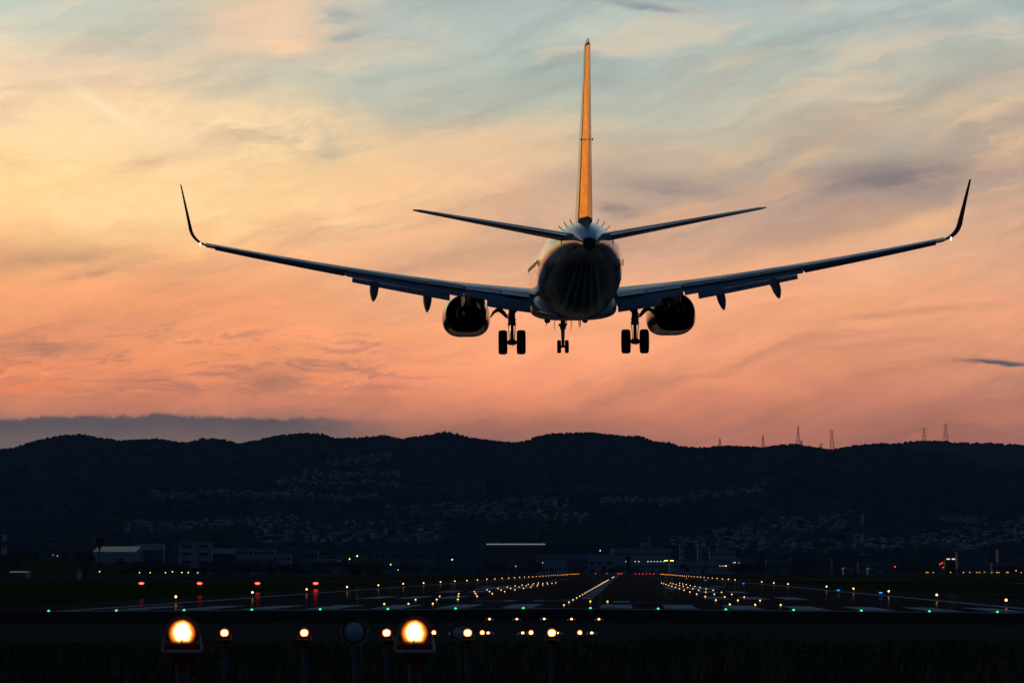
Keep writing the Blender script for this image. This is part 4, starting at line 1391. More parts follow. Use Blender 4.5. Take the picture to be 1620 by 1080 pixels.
def hill_mat(name, a, b):
    m, t, p = new_mat(name)
    pos = t.node('ShaderNodeNewGeometry').outputs['Position']
    n1 = t.noise(pos, .006, 7.0, .65)
    n2 = t.noise(pos, .06, 5.0, .7)
    t.put(p.inputs['Base Color'], t.ramp(t.add(t.mul(n1, .5), t.mul(n2, .5)), [(.36, a), (.64, b)]))
    p.inputs['Roughness'].default_value = .95
    p.inputs['Specular IOR Level'].default_value = .0
    b_ = t.node('ShaderNodeBump')
    b_.inputs['Strength'].default_value = 1.0
    b_.inputs['Distance'].default_value = 2.0
    t.put(b_.inputs['Height'], n2)
    t.put(p.inputs['Normal'], b_.outputs[0])
    return m
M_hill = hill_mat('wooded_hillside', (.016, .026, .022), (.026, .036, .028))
def grid_hill(name, pxs, Ds, zf):
    mb = MB()
    vs = []
    for D in Ds:
        for px in pxs:
            p = spot(px, D)
            vs.append((p.x, p.y, zf(px, D)))
    w = len(pxs)
    mb.add(vs, [(j * w + i, j * w + i + 1, (j + 1) * w + i + 1, (j + 1) * w + i) for j in range(len(Ds) - 1) for i in range(w - 1)])
    o = mb.build(name, M_hill, None, None, recalc=False)
    o.data.polygons.foreach_set('use_smooth', [True] * len(o.data.polygons))
    return tag(o, kind='structure')
PX = [-700 + 9.5 * i for i in range(340)]
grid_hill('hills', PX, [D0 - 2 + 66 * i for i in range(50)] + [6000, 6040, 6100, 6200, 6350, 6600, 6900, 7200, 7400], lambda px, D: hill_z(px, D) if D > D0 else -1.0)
def far_z(px, D):
    top = 903 - interp(FAR, px) - 2.0
    t = (D - 6500.0) / 1500.0
    k = smooth(t) if t <= 1 else max(0, 1 - ((t - 1) / .4) ** 1.5)
    return CAMZ + D / 4500.0 * (top * k + (1 - k) * 20)
grid_hill('far_hill', [1100 + 10 * i for i in range(140)], [6500 + 100 * i for i in range(15)] + [8000, 8060, 8200, 8400, 8600], far_z)

# house clusters on the slope: photo-space bounds (x0, x1, y0 left, y0 right, thickness, count)
CLUST = [('small houses on the highest terrace of the hillside', 515, 618, 730, 724, 12, 60), ('houses on the second terrace below the hilltop', 478, 632, 752, 749, 10, 80), ('houses on the long terrace under the hilltop', 440, 640, 763, 768, 9, 80), ('houses along the high left terrace', 240, 480, 783, 781, 11, 90),
         ('houses round the school on the hillside', 440, 600, 784, 789, 8, 50), ('houses on the bright low terrace at left', 198, 470, 836, 822, 12, 140), ('houses packed at the foot of the hill left of the runway', 400, 700, 838, 834, 34, 170), ('houses below the apartment towers', 610, 900, 806, 792, 16, 130),
         ('houses in the middle of the slope above the hangar', 700, 930, 812, 816, 14, 90), ('houses on the dark spur right of the slab block', 950, 1080, 796, 786, 8, 70), ('bright roofs climbing the spur near the centre', 1040, 1210, 796, 771, 9, 80), ('houses on the right hand hillside', 1130, 1345, 846, 816, 26, 150),
         ('houses at the foot of the right hand hillside', 1060, 1330, 856, 858, 20, 110), ('houses in the valley mouth at right', 1350, 1485, 858, 856, 16, 80), ('houses on the far right slope', 1490, 1640, 850, 830, 36, 150), ('pale houses on the far right shoulder', 1490, 1560, 822, 824, 8, 40)]
def find_D(px, py):
    lo, hi = D0, D1
    tgt = 903 - py
    prev = elev(px, lo)
    D = lo
    while D < hi:
        D += 25
        if elev(px, D) >= tgt: return D
    return hi - 60
HC = [mat('pale_house_wall', (.12, .14, .16), .8, spec=.1, var=.08), mat('cream_house_wall', (.085, .085, .08), .8, spec=.1, var=.08), mat('grey_house_wall', (.045, .05, .06), .8, spec=.1, var=.08)]
RC = [mat('blue_grey_roof', (.11, .14, .17), .6, spec=.2, var=.1), mat('dark_tile_roof', (.055, .055, .065), .6, spec=.2, var=.1), mat('pale_metal_roof', (.13, .15, .17), .6, spec=.3, var=.1)]
def house_mesh(w, d, h, r, flatroof=False, wall=0, roof=0):
    mb = MB()
    hx, hy = w / 2, d / 2
    mb.add([(-hx, -hy, -3), (hx, -hy, -3), (hx, hy, -3), (-hx, hy, -3), (-hx, -hy, h), (hx, -hy, h), (hx, hy, h), (-hx, hy, h)], [(0, 1, 5, 4), (1, 2, 6, 5), (2, 3, 7, 6), (3, 0, 4, 7)], 0)
    e = .35
    if flatroof:
        mb.add([(-hx - e, -hy - e, h), (hx + e, -hy - e, h), (hx + e, hy + e, h), (-hx - e, hy + e, h), (-hx - e, -hy - e, h + .5), (hx + e, -hy - e, h + .5), (hx + e, hy + e, h + .5), (-hx - e, hy + e, h + .5)], [(0, 3, 2, 1), (4, 5, 6, 7), (0, 1, 5, 4), (1, 2, 6, 5), (2, 3, 7, 6), (3, 0, 4, 7)], 1)
    else:
        mb.add([(-hx - e, -hy - e, h), (hx + e, -hy - e, h), (hx + e, hy + e, h), (-hx - e, hy + e, h), (-hx * .55, 0, h + r), (hx * .55, 0, h + r)], [(0, 1, 5, 4), (1, 2, 5), (2, 3, 4, 5), (3, 0, 4), (0, 3, 2, 1)], 1)
    # dark window openings as recessed-looking panes set proud of the wall
    for k in range(max(2, int(w / 2.2))):
        for z in ((1.2, 3.9) if h > 5 else (1.2,)):
            x = -hx + w * (k + .5) / max(2, int(w / 2.2))
            mb.add([(x - .55, -hy - .02, z), (x + .55, -hy - .02, z), (x + .55, -hy - .02, z + 1.2), (x - .55, -hy - .02, z + 1.2)], [(0, 1, 2, 3)], 2)
    return mb
HV = []
hq = random.Random(5)
for i in range(9):
    HV.append((house_mesh(hq.uniform(4.5, 8.5), hq.uniform(5, 8), hq.choice([2.6, 4.2, 4.6, 5.0]), hq.uniform(1.2, 2.0), i in (3, 7)), [HC[i % 3], RC[(i * 2 + i // 3) % 3], M_glassd]))
cand = []
for ci, (lab, x0, x1, ya, yb, th, n_) in enumerate(CLUST):
    for k in range(int(n_ * 1.0)):
        px = x0 + (x1 - x0) * hq.random()
        f = (px - x0) / (x1 - x0)
        py = ya + (yb - ya) * f + th * (hq.random() ** .9) - th * .2 + 2 * math.sin(px * .05)
        D = find_D(px, py)
        cand.append((D, ci, px))
order = sorted(range(len(cand)), key=lambda i: cand[i][0])
single = set()
quota = {}
for i in order:
    ci = cand[i][1]
    quota.setdefault(ci, 0)
    if len(single) < 290:
        single.add(i)
HPROTO = {}
rest = MB()
for i, (D, ci, px) in enumerate(cand):
    p = spot(px, D)
    z = hill_z(px, D)
    vi = hq.randrange(9)
    rz = hq.choice([0, 0, 1.57]) + hq.uniform(-.35, .35) + YAW
    hmb, hm = HV[vi]
    if i in single:
        if vi not in HPROTO:
            o = hmb.build('hillside_house', hm)
            HPROTO[vi] = o
        else:
            o = HPROTO[vi].copy(); COL.objects.link(o)
        o.location = (p.x, p.y, z)
        o.rotation_euler = (0, 0, rz)
        tag(o, 'one of the ' + CLUST[ci][0], 'house', CLUST[ci][0])
    else:
        cr, sr = math.cos(rz), math.sin(rz)
        q0 = len(rest.v)
        rest.v.extend((p.x + a * cr - b * sr, p.y + a * sr + b * cr, z + c) for a, b, c in hmb.v)
        rest.f.extend(tuple(j + q0 for j in f) for f in hmb.f)
        wm, rm = vi % 3, (vi * 2 + vi // 3) % 3
        rest.m.extend([(wm, 3 + rm, 6)[q] for q in hmb.m])
tag(rest.build('hillside_housing', HC + RC + [M_glassd], recalc=False), 'masses of small distant houses spread over the hillside terraces', kind='stuff')

# ------------------------------------------------------------------ woods on the hills (uncountable)
M_wood = mat('dark_hill_foliage', (.020, .030, .024), .95, spec=.0, var=.25, vscale=.04)
ICO_V = []
phi = (1 + 5 ** .5) / 2
for a, b in ((-1, phi), (1, phi), (-1, -phi), (1, -phi)):
    ICO_V += [(a, b, 0), (0, a, b), (b, 0, a)]
ICO_V = [Vector(v).normalized() for v in ICO_V]
import itertools
ICO_F = [f for f in itertools.combinations(range(12), 3) if all((ICO_V[f[i]] - ICO_V[f[j]]).length < 1.1 for i, j in ((0, 1), (0, 2), (1, 2)))]
fixed = []
for f in ICO_F:
    a, b, c = (ICO_V[i] for i in f)
    fixed.append(f if (b - a).cross(c - a).dot(a) > 0 else (f[0], f[2], f[1]))
ICO_F = fixed
def clump(mb, c, r, hgt, q, mi=0):
    vs = []
    for v in ICO_V:
        s = q.uniform(.7, 1.25)
        vs.append((c[0] + v.x * r * s, c[1] + v.y * r * s, c[2] + v.z * hgt * s))
    mb.add(vs, ICO_F, mi)
wq = random.Random(21)
mb = MB()
def in_cluster(px, py):
    for (_l, x0, x1, ya, yb, th, n_) in CLUST:
        if x0 - 6 < px < x1 + 6:
            y = ya + (yb - ya) * (px - x0) / (x1 - x0)
            if y - th * .5 < py < y + th * 1.1: return True
    return False
for i in range(3600):                       # crest line trees
    px = wq.uniform(-250, 1900)
    D = 5900 + wq.uniform(0, 130)
    p = spot(px, D)
    big_ = wq.random() ** 3 * (1 if mnoise.noise(Vector((px / 40, 2, 2))) > -.1 else .3)
    clump(mb, (p.x, p.y, hill_z(px, D) + 1.0), 2.2 + 2.4 * wq.random() ** 2, 1.1 + 2.3 * big_, wq)
for i in range(5200):                       # slopes
    px = wq.uniform(-200, 1850); D = wq.uniform(2800, 5900)
    py = 903 - elev(px, D)
    if in_cluster(px, py) and wq.random() < .45: continue
    p = spot(px, D)
    clump(mb, (p.x, p.y, hill_z(px, D) + 1.5), 4 + 5 * wq.random(), 2 + 2.4 * wq.random(), wq)
for i in range(700):
    px = wq.uniform(1400, 2100); D = 7900 + wq.uniform(0, 150)
    p = spot(px, D)
    clump(mb, (p.x, p.y, far_z(px, D) + 1.0), 4 + 4 * wq.random(), 3 + 4 * wq.random() ** 2, wq)
tag(mb.build('hill_forest', M_wood, recalc=False), 'dark woodland covering the hills', kind='stuff')

# ------------------------------------------------------------------ pylons on the ridge
M_pylon = mat('pylon_steel', (.06, .06, .065), .6, metal=.4)
def pylon(H, base, topw, arms, armw, slender):
    root = empty('transmission_pylon')
    mb = MB()
    n = 7
    r_ = .20
    lev = []
    for i in range(n + 1):
        f = i / n
        w = base * (1 - f) ** 1.3 + topw
        lev.append((w / 2, H * f))
    for sx in (-1, 1):
        for sy in (-1, 1):
            mb.tube([(sx * w, sy * w, z) for w, z in lev], r_, 4)
    for (w0, z0), (w1, z1) in zip(lev, lev[1:]):
        for s in (-1, 1):
            for (a, b) in ((-1, 1), (1, -1)):
                mb.tube([(a * w0, s * w0, z0), (b * w1, s * w1, z1)], r_ * .55, 4)
                mb.tube([(s * w0, a * w0, z0), (s * w1, b * w1, z1)], r_ * .55, 4)
            mb.tube([(-w1, s * w1, z1), (w1, s * w1, z1)], r_ * .55, 4)
    mb.build('lattice_mast', M_pylon, root)
    for f, w in zip(arms, armw):
        mb = MB()
        z = H * f
        mb.tube([(-w, 0, z), (w, 0, z)], r_ * 1.1, 4)
        for s in (-1, 1):
            mb.tube([(s * w, 0, z), (s * topw * .5, 0, z + 1.6)], r_ * .6, 4)
            mb.tube([(s * w * .92, 0, z), (s * w * .92, 0, z - 1.8)], r_ * .9, 4)
        mb.build('cross_arm', M_pylon, root)
    return root
PY = [(1140, 693, 7, 1.6, [.85], [2.2], 'tiny pylon furthest left on the ridge'), (1208.5, 688, 6, 1.2, [.9, .75, .6], [1.6, 1.9, 2.2], 'slim pylon beside a lone ridge tree'), (1264.5, 673, 9, 1.2, [.94, .8, .66, .52], [1.7, 2.0, 2.3, 2.6], 'tall pointed pylon standing on the ridge hump'),
      (1318, 680, 7, 3.0, [.98, .82, .62, .42], [7.0, 4.6, 4.8, 4.4], 'wide topped pylon in the dip of the ridge'), (1269.5, 697, 5, 1.4, [.95], [4.6], 'stub of a pylon top just right of the tall pointed pylon'), (1300.5, 702, 5, 1.6, [.95, .55], [5.2, 3.4], 'low pylon top left of the wide topped pylon'),
      (1464.5, 677, 8, 2.6, [.97, .74, .5], [8.0, 5.4, 5.4], 'pylon with a flat wide top arm, left of the tallest pylon'), (1499, 670, 9, 3.0, [.98, .84, .68, .52, .36], [8.8, 6.8, 7.2, 7.2, 6.6], 'tallest many armed pylon on the right ridge')]
for (px, top, base, tw, arms, aw, lab) in PY:
    far_ = px > 1430
    D = 7960.0 if far_ else 5990.0
    zb = (far_z(px, D) if far_ else hill_z(px, D)) - 4.0
    H = CAMZ + (903 - top) / 4500.0 * D - zb
    k = D / 6000.0
    o = pylon(H, base * k, tw, arms, [a * k for a in aw])if False else pylon(H, base * k, tw, arms, [a * k for a in aw], 0)
    p = spot(px, D)
    o.location = (p.x, p.y, zb)
    o.rotation_euler = (0, 0, YAW + (.1 if px < 1300 else .0))
    tag(o, lab, 'pylon', 'transmission pylons along the ridge')

# ------------------------------------------------------------------ buildings beyond the airfield
BM = {'white': mat('white_render', (0.143, 0.161, 0.186), .8, spec=.1, var=.1, vscale=.3), 'grey': mat('grey_concrete', (0.074, 0.084, 0.100), .85, spec=.1, var=.12, vscale=.3), 'blue': mat('blue_grey_cladding', (0.050, 0.067, 0.097), .6, spec=.1, var=.1, vscale=.3), 'brown': mat('brown_cladding', (0.040, 0.037, 0.037), .8, spec=.1, var=.12, vscale=.3),
      'teal': mat('teal_cladding', (0.031, 0.074, 0.089), .5, spec=.1, var=.1, vscale=.3), 'dark': mat('dark_cladding', (0.015, 0.019, 0.024), .6, spec=.1, var=.15, vscale=.3), 'red': mat('red_panel', (0.050, 0.005, 0.004), .6, spec=.1, var=.1), 'pink': mat('pinkish_wall', (0.093, 0.074, 0.082), .8, spec=.1, var=.1)}
BM['bright'] = mat('polished_metal_roof', (.26, .24, .24), .14, metal=.9, var=.05, vscale=.2)
M_roofm = mat('smooth_metal_roof', (.14, .145, .15), .45, spec=.3, var=.1, vscale=.2)
def building(name, px0, px1, ytop, D, col, label, cat, floors=1, nwin=6, roof='flat', ybase=None, depth=None, roofcol=None, extra=None, zfun=None):
    zb = 0.0 if ybase is None else CAMZ + (903 - ybase) / 4500.0 * D
    if zfun is not None: zb = zfun - 1.5
    z1 = CAMZ + (903 - ytop) / 4500.0 * D
    W = (px1 - px0) / 4500.0 * D
    H = max(2.5, z1 - zb)
    dep = depth or min(14.0 if (px0 > 1250 or px1 < 480) else 40.0, max(10.0, W * .4))
    c = spot((px0 + px1) / 2, D)
    root = empty(name, (c.x, c.y, zb), YAW)
    tag(root, label, cat)
    mb = MB()
    eave = H if roof in ('flat', 'tower') else H * (.80 if roof != 'curve' else .92)
    mb.box((0, dep / 2, eave / 2), (W, dep, eave))
    mb.build('wall', BM[col], root)
    rm = BM[roofcol] if roofcol else M_roofm
    mb = MB()
    if roof in ('flat', 'tower'):
        mb.box((0, dep / 2, H + .25), (W + .5, dep + .5, .5))
        mb.build('roof', rm if roofcol else BM['grey'], root)
        if roof == 'tower':
            mb = MB(); mb.box((W * .2, dep * .5, H + .5 + H * .08), (W * .16, dep * .3, H * .16)); mb.build('stair_tower', BM[col], root)
    elif roof == 'gable':
        mb.loft([[(-W / 2 - .4, -.4, eave), (-W / 2 - .4, dep / 2, H), (-W / 2 - .4, dep + .4, eave)], [(W / 2 + .4, -.4, eave), (W / 2 + .4, dep / 2, H), (W / 2 + .4, dep + .4, eave)]])
        mb.build('roof', rm, root)
    elif roof == 'curve':
        rings = []
        for x in (-W / 2 - .3, W / 2 + .3):
            rings.append([(x, dep / 2 - (dep / 2 + .3) * math.cos(math.pi * k / 10), eave + (H - eave) * math.sin(math.pi * k / 10)) for k in range(11)])
        mb.loft(rings)
        mb.build('roof', rm, root, 40)
    elif roof == 'arch':
        rings = []
        for y in (-.3, dep + .3):
            rings.append([(-(W / 2 + .3) * math.cos(math.pi * k / 12), y, eave + (H - eave) * math.sin(math.pi * k / 12)) for k in range(13)])
        mb.loft(rings)
        mb.build('roof', rm, root, 40)
    if nwin:
        wsrc = None
        fh = eave / floors
        ww, wh = W / nwin * .55, min(fh * .5, 2.2)
        for fl in range(floors):
            for k in range(nwin):
                if wsrc is None:
                    mb = MB(); mb.box((0, 0, 0), (ww, .12, wh)); wsrc = mb.build('window', M_glassd, root); o = wsrc
                else:
                    o = wsrc.copy(); COL.objects.link(o); o.parent = root
                o.location = (-W / 2 + W * (k + .5) / nwin, -.05, fh * (fl + .55))
    return root
B = building
B('warehouse', 147, 214, 863.5, 2250, 'white', 'long low pale roofed warehouse behind the mound at left', 'warehouse', 1, 0, 'gable', depth=60)
B('warehouse', 213, 258, 860, 2300, 'blue', 'blue grey shed joined to the pale roofed warehouse', 'warehouse', 1, 4, 'gable')
B('office_building', 282, 334, 858, 2150, 'white', 'tall blank white building left of the terraced white offices', 'building', 4, 2)
B('office_building', 335, 373, 867, 2200, 'brown', 'dark brown gabled building beside the tall blank white one', 'building', 1, 0, 'gable')
B('office_building', 373, 434, 868, 2120, 'white', 'white three storey office with a row of dark windows', 'building', 3, 9)
B('office_building', 433, 460, 876, 2110, 'white', 'low white wing stepping down from the three storey office', 'building', 2, 4)
B('office_building', 470, 503, 871, 2250, 'teal', 'dark teal office with tall windows right of the white wing', 'building', 2, 6)
B('warehouse', 496, 538, 883, 2050, 'teal', 'teal shed with a shallow arched pale roof', 'warehouse', 1, 0, 'arch')
B('warehouse', 537, 578, 876, 2150, 'grey', 'grey shed right of the arched teal shed', 'warehouse', 1, 5)
B('warehouse', 593, 690, 871.5, 2400, 'grey', 'very long blue grey factory left of the runway end, its left half', 'factory', 2, 12)
B('warehouse', 690, 778, 872.5, 2420, 'blue', 'right half of the very long blue grey factory', 'factory', 2, 10)
B('warehouse', 742, 850, 879.5, 2300, 'blue', 'low blue grey hall in front of the lit roof hangar', 'warehouse', 2, 14)
B('hangar', 770, 862, 859.5, 2500, 'brown', 'hangar whose long roof edge catches the sunset glow', 'hangar', 1, 7, 'curve', depth=24, roofcol='bright')
B('hangar', 862, 934, 859.5, 2520, 'brown', 'plain brown grey hangar right of the glowing roof hangar', 'hangar', 1, 0)
B('office_building', 848, 897, 877, 2250, 'white', 'pale two storey building with small windows left of the runway end', 'building', 2, 7)
B('office_building', 897, 930, 877, 2260, 'grey', 'grey building with a blue roof near the runway end', 'building', 2, 6, 'gable', roofcol='blue')
B('office_building', 930, 971, 876, 2300, 'white', 'pale block with a dark loading bay left of the runway end', 'building', 1, 3)
B('terminal_building', 968, 1062, 867, 2520, 'white', 'long pale terminal behind the runway end with ribbed front', 'terminal', 2, 18)
B('office_building', 1015.5, 1032, 858.5, 2600, 'white', 'pair topped pale tower block above the long terminal', 'tower block', 4, 3, 'tower')
B('office_building', 1076, 1084, 860, 2620, 'white', 'narrow pale tower block right of the pair topped one', 'tower block', 4, 2)
B('office_building', 1104, 1110, 860, 2650, 'white', 'narrowest pale tower block, left of the white striped school', 'tower block', 4, 1)
B('warehouse', 1060, 1136, 887, 2300, 'white', 'low white ribbed shed right of the runway end', 'shed', 1, 16)
B('school_building', 1123, 1164, 871, 2500, 'white', 'white striped school block with a raised centre', 'school', 3, 9)
B('school_building', 1135, 1150, 867.5, 2512, 'white', 'raised centre block on top of the striped school', 'school', 1, 0, ybase=872)
B('warehouse', 1168, 1198, 882, 2350, 'grey', 'low grey stepped shed above the dark bushes', 'shed', 1, 4)
B('warehouse', 1213, 1252, 885, 2250, 'grey', 'grey shed right of the dark bushes', 'shed', 1, 6)
B('warehouse', 1252, 1300, 882.5, 2350, 'dark', 'dark shed between the grey shed and the teal roofed hall', 'shed', 1, 8)
B('warehouse', 1317, 1355, 885, 2200, 'brown', 'brown hall with a flat teal roof', 'hall', 1, 6, roofcol='teal')
B('shelter', 1335, 1350, 897, 1900, 'teal', 'small arched teal shelter in front of the brown hall', 'shelter', 1, 0, 'arch')
B('shelter', 1374, 1384, 897.5, 1900, 'teal', 'smallest arched shelter at the field edge right of the teal one', 'shelter', 1, 0, 'arch')
B('warehouse', 1358, 1400, 889, 2250, 'grey', 'grey shed with pale front right of the teal roofed hall', 'shed', 1, 5)
B('office_building', 1496, 1512, 885, 2200, 'red', 'red fronted building with lit strips along its roof', 'building', 1, 3)
B('warehouse', 1515, 1565, 873, 2500, 'blue', 'long blue grey block at right below the hillside houses', 'building', 2, 10)
B('warehouse', 1580, 1660, 870, 2550, 'blue', 'striped blue grey block at the far right', 'building', 3, 14)
B('warehouse', 1570, 1610, 890, 2250, 'grey', 'low grey shed at the far right under the striped block', 'shed', 1, 6)
B('house', 16, 40, 905.5, 900, 'blue', 'small shed with a pale swept roof at far left behind the wall', 'shed', 1, 0, 'gable')
B('house', 112, 122, 905, 900, 'teal', 'tiny pale hut with a lamp at far left behind the wall', 'hut', 1, 0)
B('house', 466, 533, 898, 1500, 'grey', 'low concrete blockhouse in the trees left of the runway', 'building', 1, 2)
# hillside blocks
for (x0, x1, yt, yb, lab, col, fl, nw) in ((709, 733, 757, 786, 'tall apartment tower at the left of the hillside group', 'blue', 9, 5), (733, 768, 759, 785, 'broad apartment tower in the middle of the hillside group', 'blue', 9, 7), (768, 798, 757, 777, 'apartment tower at the right of the hillside group', 'dark', 7, 6),
                                        (893, 1016, 767, 780, 'long slab of flats across the middle of the hill', 'blue', 4, 24), (478, 535, 800, 808, 'long low school on the left hillside', 'grey', 2, 12), (575, 609, 791, 803, 'dim apartment block left of its twin on the hillside', 'dark', 4, 6),
                                        (623, 652, 784, 802, 'dim square apartment block on the hillside', 'dark', 5, 6), (608, 664, 803, 810, 'long pale two storey hall on the hillside', 'blue', 2, 12), (664, 710, 801, 810, 'pale hall with lit windows on the hillside', 'blue', 2, 8)):
    D = find_D((x0 + x1) / 2, yb)
    B('apartment_block', x0, x1, yt, D - 30, col, lab, 'apartment block', fl, nw, ybase=yb + 4, depth=14)
mb = MB()

# concrete boundary wall on the left
a, b = spot(-90, 1010), spot(432, 1010)
mb = MB()
L = (b - a).length
root = empty('boundary_wall', a, math.atan2(b.y - a.y, b.x - a.x))
tag(root, 'long low grey boundary wall across the field at left', 'wall')
mb.box((L / 2, 0, .55), (L, .25, 1.1))
mb.build('panel', BM['blue'], root)
mb = MB(); mb.box((L / 2, 0, 1.15), (L, .4, .10)); mb.build('coping', BM['grey'], root)

# unseen ridges added on both flanks to darken side reflections and block low sun
def flank(name, a0, a1):
    mb = MB()
    vs = []
    n = 60
    rows_ = ((3700, 0), (3900, .55), (4150, 1.0), (4350, .6), (4500, 0))
    for rr, k in rows_:
        for i in range(n + 1):
            a = R(a0 + (a1 - a0) * i / n)
            h = 210 + 60 * mnoise.noise(Vector((a * 9, 1.0, 4.0))) + 25 * mnoise.noise(Vector((a * 40, 3.0, 4.0)))
            e = min(1.0, 8.0 * min(i, n - i) / n + .25)
            ad = math.degrees(a)
            q_ = smooth((ad + 56) / 6) * smooth((-28 - ad) / 6)      # crest height set to shade the ground but leave the fin sunlit
            h = h * (1 - q_) + 342.0 * q_
            e = e * (1 - q_) + q_
            vs.append((rr * math.sin(a), rr * math.cos(a), h * k * e - 1))
    mb.add(vs, [(j * (n + 1) + i, j * (n + 1) + i + 1, (j + 1) * (n + 1) + i + 1, (j + 1) * (n + 1) + i) for j in range(len(rows_) - 1) for i in range(n)])
    o = mb.build(name, M_hill, recalc=False)
    o.data.polygons.foreach_set('use_smooth', [True] * len(o.data.polygons))
    tag(o, kind='structure')
flank('hills', -92, -24)  # out of view, added as sun blocker and dark side horizon
flank('hills', 27, 92)  # out of view, added to darken what the fuselage side reflects
# red and white masts
M_mastr = mat('mast_red', (.16, .02, .016), .6); M_mastw = mat('mast_white', (.30, .30, .30), .6)
def mast(px, ytop, D, w, lab):
    H = CAMZ + (903 - ytop) / 4500.0 * D
    p = spot(px, D)
    root = empty('lattice_mast', p, YAW)
    tag(root, lab, 'mast')
    mb = MB()
    n = 7
    for i in range(n):
        w0, w1 = w * (1 - .6 * i / n), w * (1 - .6 * (i + 1) / n)
        z0, z1 = H * i / n, H * (i + 1) / n
        for sx in (-1, 1):
            for sy in (-1, 1):
                mb.tube([(sx * w0, sy * w0, z0), (sx * w1, sy * w1, z1)], .3, 4, i % 2)
        for s in (-1, 1):
            mb.tube([(-w0, s * w0, z0), (w1, s * w1, z1)], .2, 4, i % 2)
            mb.tube([(w0, s * w0, z0), (-w1, s * w1, z1)], .2, 4, i % 2)
            mb.tube([(-w1, s * w1, z1), (w1, s * w1, z1)], .25, 4, i % 2)
    mb.build('lattice', [M_mastr, M_mastw], root)
    mb = MB(); mb.tube([(0, 0, H), (0, 0, H + 3)], .15, 5); mb.build('aerial', M_mastr, root)
mast(6.5, 836, 2600, 2.6, 'red and white banded lattice mast at the far left edge')
mast(1365, 798, 3300, 2.4, 'red tipped lattice mast on the dark slope at right')
# red water tower
p = spot(157, 1900)
root = empty('water_tower', p, YAW)
tag(root, 'dark red funnel shaped tower rising behind the mound', 'water tower')
k = 1900 / 4500.0
mb = MB()
zz = lambda py: CAMZ + (903 - py) * k
mb.lathe([(1.0 * k, 0), (1.0 * k, zz(870)), (2.2 * k, zz(866)), (7.0 * k, zz(860)), (7.6 * k, zz(855)), (7.6 * k, zz(853))], 'Z', 20, 0)
mb.build('bowl', BM['red'], root, 40)
mb = MB(); mb.lathe([(9.6 * k, zz(853.6)), (9.8 * k, zz(852.6)), (9.6 * k, zz(850)), (8.5 * k, zz(849.6))], 'Z', 20, 0); mb.build('rim_gallery', BM['red'], root, 40)
B('sign_board', 990.5, 997, 880, 2200, 'red', 'red panel standing by the runway end', 'sign', 1, 0, depth=1.0)

# ------------------------------------------------------------------ trees round the airfield
def leaf_mat(name, a, b):
    m, t, p = new_mat(name)
    pos = t.node('ShaderNodeNewGeometry').outputs['Position']
    t.put(p.inputs['Base Color'], t.ramp(t.noise(pos, .5, 4.0, .6), [(.3, a), (.7, b)]))
    p.inputs['Roughness'].default_value = .85
    p.inputs['Specular IOR Level'].default_value = .1
    return m
M_leaf = [leaf_mat('dark_foliage', (.016, .026, .010), (.040, .052, .018)), leaf_mat('olive_foliage', (.026, .030, .010), (.055, .055, .022))]
M_bark = mat('bark', (.06, .05, .04), .9, var=.3)
def tree(seed, H, spread, m):
    q = random.Random(seed)
    root = empty('tree')
    tr, cr = MB(), MB()
    tr.tube([(0, 0, 0), (.05 * H * q.uniform(-.5, .5), 0, H * .3), (0, 0, H * .7)], [H * .032, H * .022, H * .008], 7)
    cs = []
    for k in range(9):
        a = q.uniform(0, 6.28); r = spread * q.uniform(.25, .85); z = H * q.uniform(.32, .85)
        tip = Vector((math.cos(a) * r, math.sin(a) * r, z))
        tr.tube([(0, 0, z * .55), tip * .6 + Vector((0, 0, z * .18)), tip], [H * .012, H * .008, H * .003], 5)
        cs.append((tip, spread * q.uniform(.30, .52)))
    cs.append((Vector((0, 0, H * .86)), spread * .4))
    for c, r in cs:
        for j in range(58):
            v = Vector((q.gauss(0, 1), q.gauss(0, 1), q.gauss(0, .8))).normalized() * r * q.uniform(.35, 1.08)
            pz = c + v
            if pz.z < H * .12: continue
            s = H * q.uniform(.035, .065)
            n1 = Vector((q.gauss(0, 1), q.gauss(0, 1), q.gauss(0, 1))).normalized()
            n2 = n1.orthogonal().normalized()
            n3 = n1.cross(n2)
            cr.add([pz - n2 * s, pz + n3 * s * .7, pz + n2 * s, pz - n3 * s * .7 + n1 * s * .3], [(0, 1, 2, 3)])
    tr.build('trunk', M_bark, root, 40)
    cr.build('crown', m, root, recalc=False)
    return root
TP = [tree(31, 8.0, 3.6, M_leaf[0]), tree(32, 6.5, 3.9, M_leaf[0]), tree(33, 9.5, 3.4, M_leaf[1]), tree(34, 5.0, 3.4, M_leaf[1])]
TUSED = [False] * 4
def plant(px, D, H, label, group):
    i = tq.randrange(4)
    src = TP[i]
    if TUSED[i]: o = copy_tree(src)
    else: o, TUSED[i] = src, True
    base = (8.0, 6.5, 9.5, 5.0)[i]
    p = spot(px, D)
    s = H / base
    o.location = (p.x, p.y, GROUNDZ(px, D) - .1)
    o.scale = (s * tq.uniform(.9, 1.3), s * tq.uniform(.9, 1.3), s)
    o.rotation_euler = (0, 0, tq.uniform(0, 6.28))
    tag(o, label, 'tree', group)
tq = random.Random(77)
